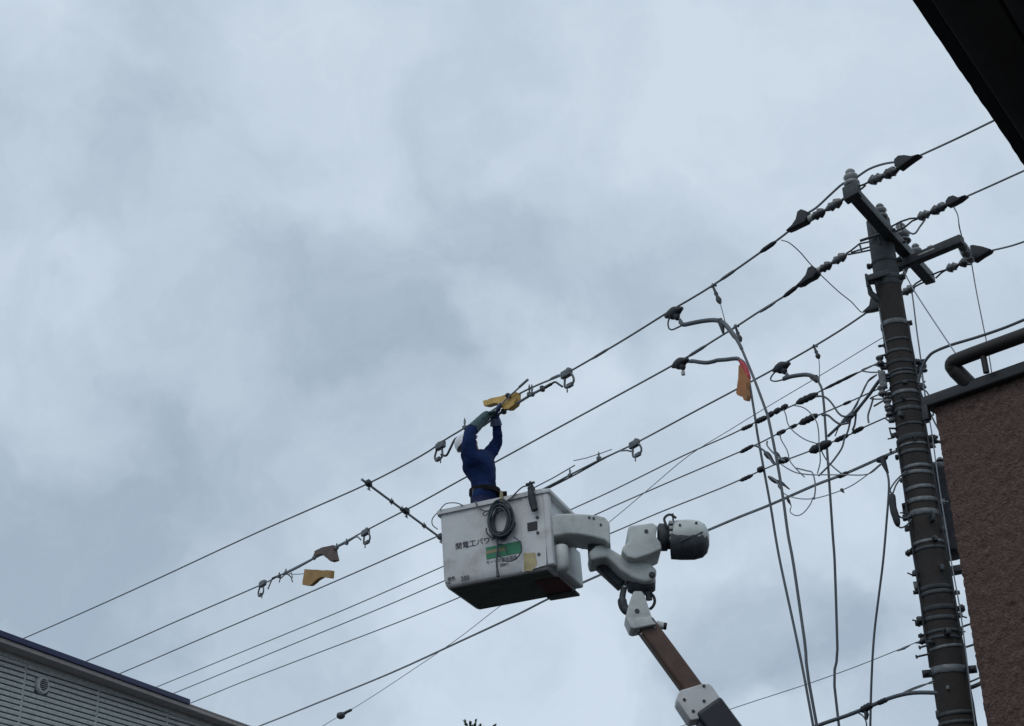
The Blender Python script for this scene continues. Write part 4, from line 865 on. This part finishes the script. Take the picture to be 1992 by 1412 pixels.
# linkage
Yb = bp(BW, 0, 0).y
zl = zz(1040, 960, 4.7075)
def cast(poly, y0, th, mt, name, bev=.03, par=lift, seg=3):
    b = MB(); b.prism(P(FP(y0), zl(poly)), V((0, th, 0))); return b.build(name, mt, par, bev=bev, seg=seg)
cast([(128, 215), (200, 182), (340, 178), (560, 192), (645, 212), (688, 262), (694, 420), (690, 470), (640, 425), (540, 398), (400, 372), (300, 368), (128, 400)], Yb + .03, .46, M_castw, 'swing_bracket')
for q in ((500, 218), (540, 226), (606, 285)):
    p = FP(Yb + .028)(*zl([q])[0]); b = MB(); b.lathe(p, V((0, -1, 0)), [(0, .014), (.01, .012)], 8); b.build('bolt', M_dark, lift)
b = MB(); p = FP(Yb + .34)(*zl([(590, 470)])[0]); b.lathe(p - Z * .17, Z, [(0, .10), (.02, .125), (.20, .125), (.22, .10)], 20); b.build('pivot', M_dark, lift)
cast([(495, 530), (560, 475), (610, 462), (680, 490), (860, 600), (960, 612), (1060, 640), (1118, 688), (1116, 760), (1070, 800), (1000, 808), (900, 775), (780, 695), (665, 580), (600, 590), (515, 612)], Yb + .16, .44, M_castw, 'level_arm', .04)
b = MB(); b.bar(FP(Yb + .5)(*zl([(540, 610)])[0]), FP(Yb + .5)(*zl([(800, 850)])[0]), .18, .10); b.build('lower_link', M_dark, lift, bev=.02)
cast([(850, 330), (868, 292), (1080, 264), (1128, 296), (1108, 385), (1158, 450), (1166, 508), (1060, 555), (925, 600), (850, 582), (796, 520), (812, 480), (862, 440)], Yb + .02, .50, M_castw, 'winch_housing', .045)
p = FP(Yb + .018)(*zl([(1022, 345)])[0]); b = MB(); b.lathe(p, V((0, -1, 0)), [(0, .022), (.012, .02)], 8); b.build('bolt', M_galvd, lift)
wa, wb = FP(Yb + .22)(*zl([(1125, 400)])[0]), FP(Yb + .16)(*zl([(1600, 400)])[0]); wl = (wb - wa).length
b = MB(); b.lathe(wa, wb - wa, [(0, .12), (.02, .15), (wl * .18, .15), (wl * .2, .13), (wl * .32, .13)], 24); b.build('winch_collar', M_dark, lift)
b = MB(); b.lathe(wa, wb - wa, [(wl * .30, .15), (wl * .31, .178), (wl * .40, .186), (wl * .62, .19), (wl * .80, .178), (wl * .92, .14), (wl * .98, .075), (wl, .02)], 32); wd = b.build('winch_hood', M_castw, lift)
b = MB(); w2 = wa - Z * .062; b.lathe(w2, wb - wa, [(wl * .24, .12), (wl * .25, .178), (wl * .45, .186), (wl * .70, .184), (wl * .86, .160), (wl * .95, .11), (wl * .99, .03)], 32); b.build('winch_hood_shade', M_dark, wd)  # dark shell standing in for the shading on the hood's lower half
wt = wa + (wb - wa) * .3 + V((0, -.135, 0))
for k in range(4):
    b = MB(); b.box(wt + Z * (.11 - k * .06) - (wb - wa) * .05, (wb - wa) * .045, V((0, .04, 0)), Z * .018); b.build('winch_fin', M_porcl, wd, bev=.004)
b = MB(); b.tube(cat([wt + Z * .06 - (wb - wa) * .12, wt + Z * .16 - (wb - wa) * .17, wt + Z * .21 - (wb - wa) * .06, wt + Z * .17 + (wb - wa) * .06], 5), .014, 8); b.tube([wt + Z * .20 - (wb - wa) * .05, wt + Z * .22 + (wb - wa) * .0, wt + Z * .12], .012, 6); b.build('winch_handle', M_galvd, wd)
for q in ((1330, 290), (1480, 270), (1380, 365), (1445, 350)):
    p = FP(Yb + .02)(*zl([q])[0]); b = MB(); b.lathe(p, V((0, -1, 0)), [(-.04, .016), (.012, .014)], 8); b.build('bolt', M_galvd, wd)
b = MB(); b.tube(cat(P(FP(Yb + .0), zl([(1330, 440), (1390, 415), (1450, 395), (1540, 350)])), 4), .008, 6); b.build('hood_seam', M_dark, wd)
for q in ((1075, 745),):
    p = FP(Yb + .158)(*zl([q])[0]); b = MB(); b.lathe(p, V((0, -1, 0)), [(0, .034), (.012, .034), (.016, .02), (.024, .018)], 12); b.build('pin_cap', M_galvd, lift)
b = MB(); p = FP(Yb + .40)(*zl([(975, 830)])[0]); b.lathe(p - Z * .10, Z, [(0, .10), (.03, .15), (.14, .16), (.2, .14)], 22); b.build('knuckle_pivot', M_dark, lift)
cast([(905, 888), (985, 888), (1010, 930), (1082, 1150), (1060, 1185), (905, 1215), (862, 1180), (832, 1130), (850, 1050)], Yb + .24, .32, M_castw, 'boom_tip', .025)
p = FP(Yb + .238)(*zl([(938, 1075)])[0]); b = MB(); b.lathe(p, V((0, -1, 0)), [(0, .026), (.014, .022)], 10); b.build('bolt', M_galvd, lift)
b = MB(); b.tube(cat(P(FP(Yb + .3), zl([(820, 860), (805, 940), (805, 1010), (830, 1060), (870, 1085)])), 4), [.035] * 6 + [.05] * 11, 10); b.build('tilt_cylinder', M_dark, lift)
b = MB(); b.tube(cat(P(FP(Yb + .34), zl([(1040, 900), (1085, 935), (1100, 985), (1085, 1030), (1055, 1060)])), 5), .016, 8); b.build('hydraulic_hose', M_black, lift)
b = MB(); b.tube(P(FP(Yb + .36), zl([(1030, 890), (1045, 930), (1050, 975)])), .035, 8); b.build('hose_fitting', M_dark, lift)
zk = zz(1180, 1160, 5.603)
bc = lambda q: FP(Yb + .40)(*zk([q])[0])
bd0, bd1 = bc((400, 290)), bc((915, 992)); bdd = (bd1 - bd0).normalized()
def section(c0_, c1_, w, name, mt, bev):
    b = MB(); b.bar(c0_, c1_, w, w * 1.05, V((0, 1, 0))); return b.build(name, mt, lift, bev=bev, seg=4)
section(bd0, bd1 + bdd * .1, .205, 'upper_boom', M_boom, .04)
for q in ((350, 368), (415, 326), (525, 338), (380, 408), (355, 340)):
    p = FP(Yb + .295)(*zk([q])[0]); b = MB(); b.lathe(p, V((0, -1, 0)), [(-.02, .011), (.01, .009)], 8); b.build('rivet', M_porcl, lift)
b = MB(); b.tube(P(FP(Yb + .38), zk([(540, 290), (590, 318), (620, 320)])), [.03, .04, .04], 10); b.build('side_peg', M_castw, lift)
b = MB(); b.tube(P(FP(Yb + .38), zk([(620, 322), (655, 328)])), .038, 10); b.build('peg_cap', M_black, lift)
b = MB(); b.prism(P(FP(Yb + .232), zk([(215, 235), (470, 222), (545, 300), (300, 352), (262, 338)])), V((0, .31, 0))); b.build('boom_flange', M_castw, lift, bev=.012)
def zcast(poly, y0, th, mt, name, bev): b = MB(); b.prism(P(FP(y0), zk(poly)), V((0, th, 0))); return b.build(name, mt, lift, bev=bev, seg=3)
zcast([(770, 1135), (776, 1070), (805, 1022), (1040, 952), (1118, 948), (1150, 975), (1330, 1232), (1318, 1262), (1180, 1295), (925, 1352), (900, 1330)], Yb + .26, .32, M_white, 'boom_collar', .03)
for q in ((848, 1125), (945, 1250), (1062, 1140), (1215, 1170), (1060, 975)):
    p = FP(Yb + .258)(*zk([q])[0]); b = MB(); b.lathe(p, V((0, -1, 0)), [(0, .018), (.012, .014)], 8); b.build('bolt', M_galvd, lift)
lb0 = FP(Yb + .42)(*zk([(1080, 1215)])[0]); k_ = (lb0.z - 1.9) / -bdd.z; lb1 = lb0 + bdd * k_
section(lb0, lb1, .33, 'lower_boom', M_boomd, .05)
b = MB(); b.lathe(V((lb1.x, lb1.y, 0)), Z, [(0, .7), (.9, .7), (.95, .5), (1.9, .42), (2.1, .3)], 28); b.build('turntable', M_white, lift)
# rope and holster on the bucket
co = thing('hose_coil', 'coiled slate-grey hose hanging on the bucket\'s front face', 'hose coil', bp(.6, -.05, .2))
rnd = random.Random(11); cx, cz = fl(978, 1014)
b = MB()
for k in range(11):
    pts = []; rx = .125 + rnd.uniform(-.035, .024); rz = .175 + rnd.uniform(-.04, .035); ox, oz = rnd.uniform(-.02, .02), rnd.uniform(-.035, .02); dy = -.02 - .009 * k
    for i in range(33):
        a = 2 * math.pi * i / 32 + .3 * k; pts.append(bp(cx + ox + rx * math.cos(a) * (1 + .04 * math.sin(3 * a + k)), dy + .006 * math.sin(2 * a + k), cz + oz + rz * math.sin(a)))
    b.tube(pts, .0095, 7)
for k in range(6):
    pts = []; rx = .075 + rnd.uniform(-.02, .03); rz = .10 + rnd.uniform(-.02, .03); ox, oz = rnd.uniform(-.02, .02), -.07 + rnd.uniform(-.03, .02)
    for i in range(25):
        a = math.pi * (.95 + 1.1 * i / 24); pts.append(bp(cx + ox + (rx + .045) * math.cos(a), -.06 - .008 * k + .01 * math.sin(3 * a + k), cz + oz + rz * math.sin(a)))
    b.tube(pts, .0085, 7)
b.build('coil', M_hose, co)
b = MB(); pts = [bp(*[(lambda q: (q[0], -.05, q[1]))(fl(*zb([p])[0]))][0]) for p in ((820, 640), (880, 690), (895, 770), (850, 850), (770, 880), (710, 860), (670, 800), (670, 720), (720, 720), (760, 800))]
b.tube(cat(pts, 5), .007, 6); pts = [bp(fl(*zb([p])[0])[0], -.055, fl(*zb([p])[0])[1]) for p in ((655, 640), (665, 750), (655, 870), (660, 960), (668, 1030))]
b.tube(cat(pts, 4), .011, 7); b.tube(pts[3:], [.012, .02], 7); b.build('tail', M_hose, co)
b = MB(); pts = [bp(fl(*zb([p])[0])[0], -.05, fl(*zb([p])[0])[1]) for p in ((445, 290), (460, 330), (510, 378), (560, 385), (610, 365), (690, 310), (780, 270), (850, 200), (910, 150), (970, 140))]
b.tube(cat(pts, 4), .008, 6); pts = [bp(fl(*zb([p])[0])[0], -.06, fl(*zb([p])[0])[1]) for p in ((575, 395), (540, 400), (522, 425), (545, 435), (575, 405))]; b.tube(cat(pts, 4), .006, 6); b.build('lead', M_cable, co)
b = MB(); p = bp(fl(*zb([(700, 270)])[0])[0], -.05, fl(*zb([(700, 270)])[0])[1]); b.tube([p + Z * .09, p, p - Z * .05], [.016, .02, .014], 8); b.build('hanging_strap', M_tape, co)
ho = thing('tool_holster', 'black holster hanging over the bucket rim at its right front', 'holster', bp(.9, -.06, .5))
pts = [bp(fl(*zb([p])[0])[0], -.075, fl(*zb([p])[0])[1]) for p in ((990, 165), (1000, 230), (1015, 310), (1035, 385))]
b = MB(); b.tube(cat(pts, 4), [.036] * 4 + [.042] * 6 + [.038] * 3, 12); b.build('pouch', M_black, ho, jit=.006)
b = MB(); p = pts[0]; b.tube([p + d2 * .12 + Z * .02, p + Z * .06, p - Z * .02], .016, 8); b.tube([p - d1 * .05 + Z * .045, p + d1 * .05 + Z * .05], .014, 8); b.build('hook', M_galvd, ho)
pts = [bp(-.01, .0, BH - .0), bp(-.075, -.03, BH - .08), bp(-.075, -.04, BH - .16), bp(-.02, -.03, BH - .22)]
wire('rope_loop', 'thin rope loop sticking out at the bucket\'s left rim corner', 'rope', pts, .006, M_cable, 6)
wire('rope_loop', 'thin rope arched over the bucket\'s left front rim', 'rope', [bp(.02, -.05, BH - .01), bp(.10, -.05, BH + .05), bp(.22, -.05, BH + .035), bp(.3, -.05, BH - .01)], .006, M_cable, 6)

# ------------------------------------------------------------------ the worker
wy = bp(BW * .45, BD * .5, 0).y
def wp(x, y, dy=0): return on(x, y, V((0, wy + dy, 0)), V((0, 1, 0)))
floor_z = B0.z + .065 + .03
fdir = V((.74, .12, .62)).normalized(); hup = V((-.60, .05, .72)); hup = (hup - fdir * hup.dot(fdir)).normalized()
hc = wp(910, 865, -.02)
SK = {}
def sk(n, p, r_, par): SK[n] = (p, r_, par)
pel = wp(945, 968); sk('pel', pel, .15, None); sk('waist', wp(943, 946), .145, 'pel'); sk('chest', wp(936, 917), .185, 'waist'); sk('uch', wp(930, 896), .17, 'chest')
sk('neck', wp(922, 881), .062, 'uch'); sk('jaw', hc + fdir * .03 - hup * .045, .070, 'neck'); sk('skull', hc + hup * .035, .086, 'jaw'); sk('nose', hc + fdir * .115 - hup * .01, .016, 'jaw')
sk('shn', wp(912, 887, -.17), .098, 'uch'); sk('arn', wp(913, 866, -.21), .094, 'shn'); sk('eln', wp(912, 843, -.20), .074, 'arn'); sk('fon', wp(928, 824, -.13), .056, 'eln'); sk('wrn', wp(946, 808, -.05), .045, 'fon')
sk('shf', wp(947, 890, .14), .094, 'uch'); sk('arf', wp(959, 876, .14), .076, 'shf'); sk('elf', wp(969, 855, .12), .064, 'arf'); sk('fof', wp(967, 834, .07), .055, 'elf'); sk('wrf', wp(963, 812, .02), .050, 'fof')
for n, dx, dy in (('l', -.07, -.08), ('r', .07, .08)):
    hpp = pel + V((dx, dy, -.08)); kn = V((hpp.x + dx * .3, hpp.y - .03, (hpp.z + floor_z) / 2 + .03)); an = V((kn.x, hpp.y, floor_z + .07))
    sk('hip' + n, hpp, .10, 'pel'); sk('kn' + n, kn, .07, 'hip' + n); sk('an' + n, an, .05, 'kn' + n); sk('toe' + n, an + V((.16, .02, -.04)), .04, 'an' + n)
worker = thing('person', 'worker in navy jacket and white helmet reaching up to the top wire from the bucket', 'person', V((pel.x, pel.y, floor_z)))
names = list(SK); me = bpy.data.meshes.new('skel'); woff = V(worker['_o'])
me.from_pydata([tuple(SK[n][0] - woff) for n in names], [(names.index(SK[n][2]), names.index(n)) for n in names if SK[n][2]], [])
so_ = bpy.data.objects.new('skel', me); COL.objects.link(so_); md = so_.modifiers.new('s', 'SKIN'); md.use_smooth_shade = True
for i, n in enumerate(names):
    sv = me.skin_vertices[0].data[i]; r_ = SK[n][1]; sv.radius = (r_, r_); sv.use_root = (n == 'pel')
so_.modifiers.new('sub', 'SUBSURF').levels = 3; so_.modifiers['sub'].render_levels = 3
dg = bpy.context.evaluated_depsgraph_get(); body = bpy.data.meshes.new_from_object(so_.evaluated_get(dg)); bpy.data.objects.remove(so_)
bo = bpy.data.objects.new('body', body); COL.objects.link(bo); bo.parent = worker; bo['_o'] = worker['_o']
body.materials.clear()
for m_ in (M_jacket, M_skin, M_trous): body.materials.append(m_)
hz = [SK['jaw'][0] - woff, SK['skull'][0] - woff, SK['nose'][0] - woff]
nk = SK['neck'][0] - woff
for v_ in body.vertices:
    if min((v_.co - h_).length for h_ in hz) > .12:
        v_.co += v_.normal * (.017 * noise.noise(v_.co * 11) + .011 * abs(noise.noise(v_.co * 24)))
for pl_ in body.polygons:
    c = pl_.center; pl_.use_smooth = True
    pl_.material_index = 1 if (min((c - h_).length for h_ in hz) < .125 and (c - nk).length > .06) else (2 if c.z < pel.z - woff.z - .04 else 0)
# helmet: dome with brim, harness strap
def dome(c, upv, fwd, rx, ry, rz, n=20, k=8):
    sdv_ = upv.cross(fwd).normalized(); b = MB()
    for i in range(k + 1):
        th = R(90) * i / k
        for j in range(n):
            a = 2 * math.pi * j / n; b.v.append(c + (fwd * (math.cos(a) * rx) + sdv_ * (math.sin(a) * ry)) * math.cos(th) + upv * (rz * math.sin(th)))
    for i in range(k):
        for j in range(n): b.f.append((i * n + j, i * n + (j + 1) % n, (i + 1) * n + (j + 1) % n, (i + 1) * n + j))
    i0 = len(b.v)
    for j in range(n):
        a = 2 * math.pi * j / n; e_ = 1.0 + (.30 * max(0, math.cos(a)) ** 2 + .07); b.v.append(c + fwd * (math.cos(a) * rx * e_) + sdv_ * (math.sin(a) * ry * 1.06) - upv * .018)
    for j in range(n): b.f.append((j, i0 + j, i0 + (j + 1) % n, (j + 1) % n))
    return b
hm = dome(hc + hup * .035 - fdir * .012, hup, fdir, .128, .112, .118).build('helmet', M_helmet, worker)
md = hm.modifiers.new('th', 'SOLIDIFY'); md.thickness = .006
sdx = hup.cross(fdir).normalized()
for s_ in (-1, 1):
    b = MB(); b.ell(hc + sdx * (s_ * .085) - hup * .015 - fdir * .01, fdir * .022, sdx * .010, hup * .032, 8, 6); b.build('ear', M_skin, worker)
    b = MB(); b.ell(hc + fdir * .082 + sdx * (s_ * .032) + hup * .012, fdir * .01, sdx * .015, hup * .009, 8, 6); b.build('eye', M_black, worker)
b = MB(); b.tube(cat([hc + sdx * -.092 + hup * .03, hc + sdx * -.075 - hup * .07 + fdir * .03, hc - hup * .115 + fdir * .045, hc + sdx * .075 - hup * .07 + fdir * .03, hc + sdx * .092 + hup * .03], 4), .007, 6); b.build('chin_strap', M_belt, worker)
b = MB(); b.ell(hc + fdir * .093 - hup * .055, fdir * .008, sdx * .026, hup * .006, 8, 6); b.build('mouth', M_red, worker)
b = MB(); b.ell(hc - fdir * .055 - hup * .02, fdir * .05, sdx * .075, hup * .06, 12, 8); b.build('hair', M_black, worker)
# belt, pouch, carabiner
wc_ = wp(943, 958); b = MB()
b.lathe(wc_ - Z * .035, Z, [(0, .170), (.005, .180), (.065, .178), (.07, .168)], 28); b.build('belt', M_belt, worker)
b = MB(); p = wp(922, 961, -.05); b.box(p - Z * .04, V((.035, .02, 0)), V((-.01, .045, 0)), Z * .085); b.build('pouch', M_belt, worker, bev=.015)
b = MB(); p = wp(976, 962, .0); b.box(p, V((.06, 0, .006)), V((0, .05, 0)), Z * .022); b.build('pouch', M_belt, worker, bev=.012)
b = MB(); p = wp(923, 958, -.13); b.tube(cat([p + Z * .05, p + Z * .035 + V((.016, 0, 0)), p - Z * .045 + V((.016, 0, 0)), p - Z * .06, p - Z * .045 - V((.016, 0, 0)), p + Z * .035 - V((.016, 0, 0)), p + Z * .05], 4), .0055, 6); b.build('carabiner', M_galv, worker)
b = MB(); b.box(wp(949, 951, -.16), V((.008, 0, 0)), V((0, .006, 0)), Z * .012); b.build('belt_buckle', M_porcl, worker)
# gloves: cuff, palm, four curled fingers and a thumb closing on the stick
ax = (hsx(985, 776) - hsx(930, 838)).normalized()
def glove(elbow, wrist, gp, mt, cuff):
    f_ = (gp - wrist).normalized(); b = MB(); w0 = wrist - (wrist - elbow).normalized() * cuff
    b.tube(cat([w0, wrist.lerp(w0, .4), wrist, wrist.lerp(gp, .35)], 3), [.072, .070, .066, .063, .060, .057, .054, .050, .046, .043], 14)
    nrm = f_.cross(ax).normalized(); pal = gp - nrm * .028
    b.ell(wrist.lerp(pal, .72), f_ * .058, ax * .046, nrm * .022, 12, 8)
    for i in range(4):
        o_ = ax * ((i - 1.5) * .023); l_ = (1.0, 1.08, 1.02, .85)[i]; r_ = .026 * l_
        pts = [gp + o_ - nrm * r_ * 1.0 - f_ * .012] + [gp + o_ + (-nrm * math.cos(R(a)) + f_ * math.sin(R(a))) * r_ for a in (30, 75, 120, 165, 205)]
        b.tube(cat(pts, 2), [.0125] * 5 + [.0115] * 4 + [.009] * 2, 8)
    th = [wrist.lerp(gp, .4) + ax * .045, wrist.lerp(gp, .75) + ax * .065 + nrm * .005, gp + ax * .055 + nrm * .026 - f_ * .005, gp + ax * .03 + nrm * .036]
    b.tube(cat(th, 3), [.016, .016, .015, .014, .014, .013, .012, .011, .009, .008], 8)
    return b.build('glove', mt, worker)
glove(SK['eln'][0], SK['wrn'][0], hsx(958, 806), M_glove, .30)
glove(SK['elf'][0], SK['wrf'][0], hsx(969, 793), M_glove2, .10)
for o in list(bpy.data.objects):
    if '_o' in o: del o['_o']
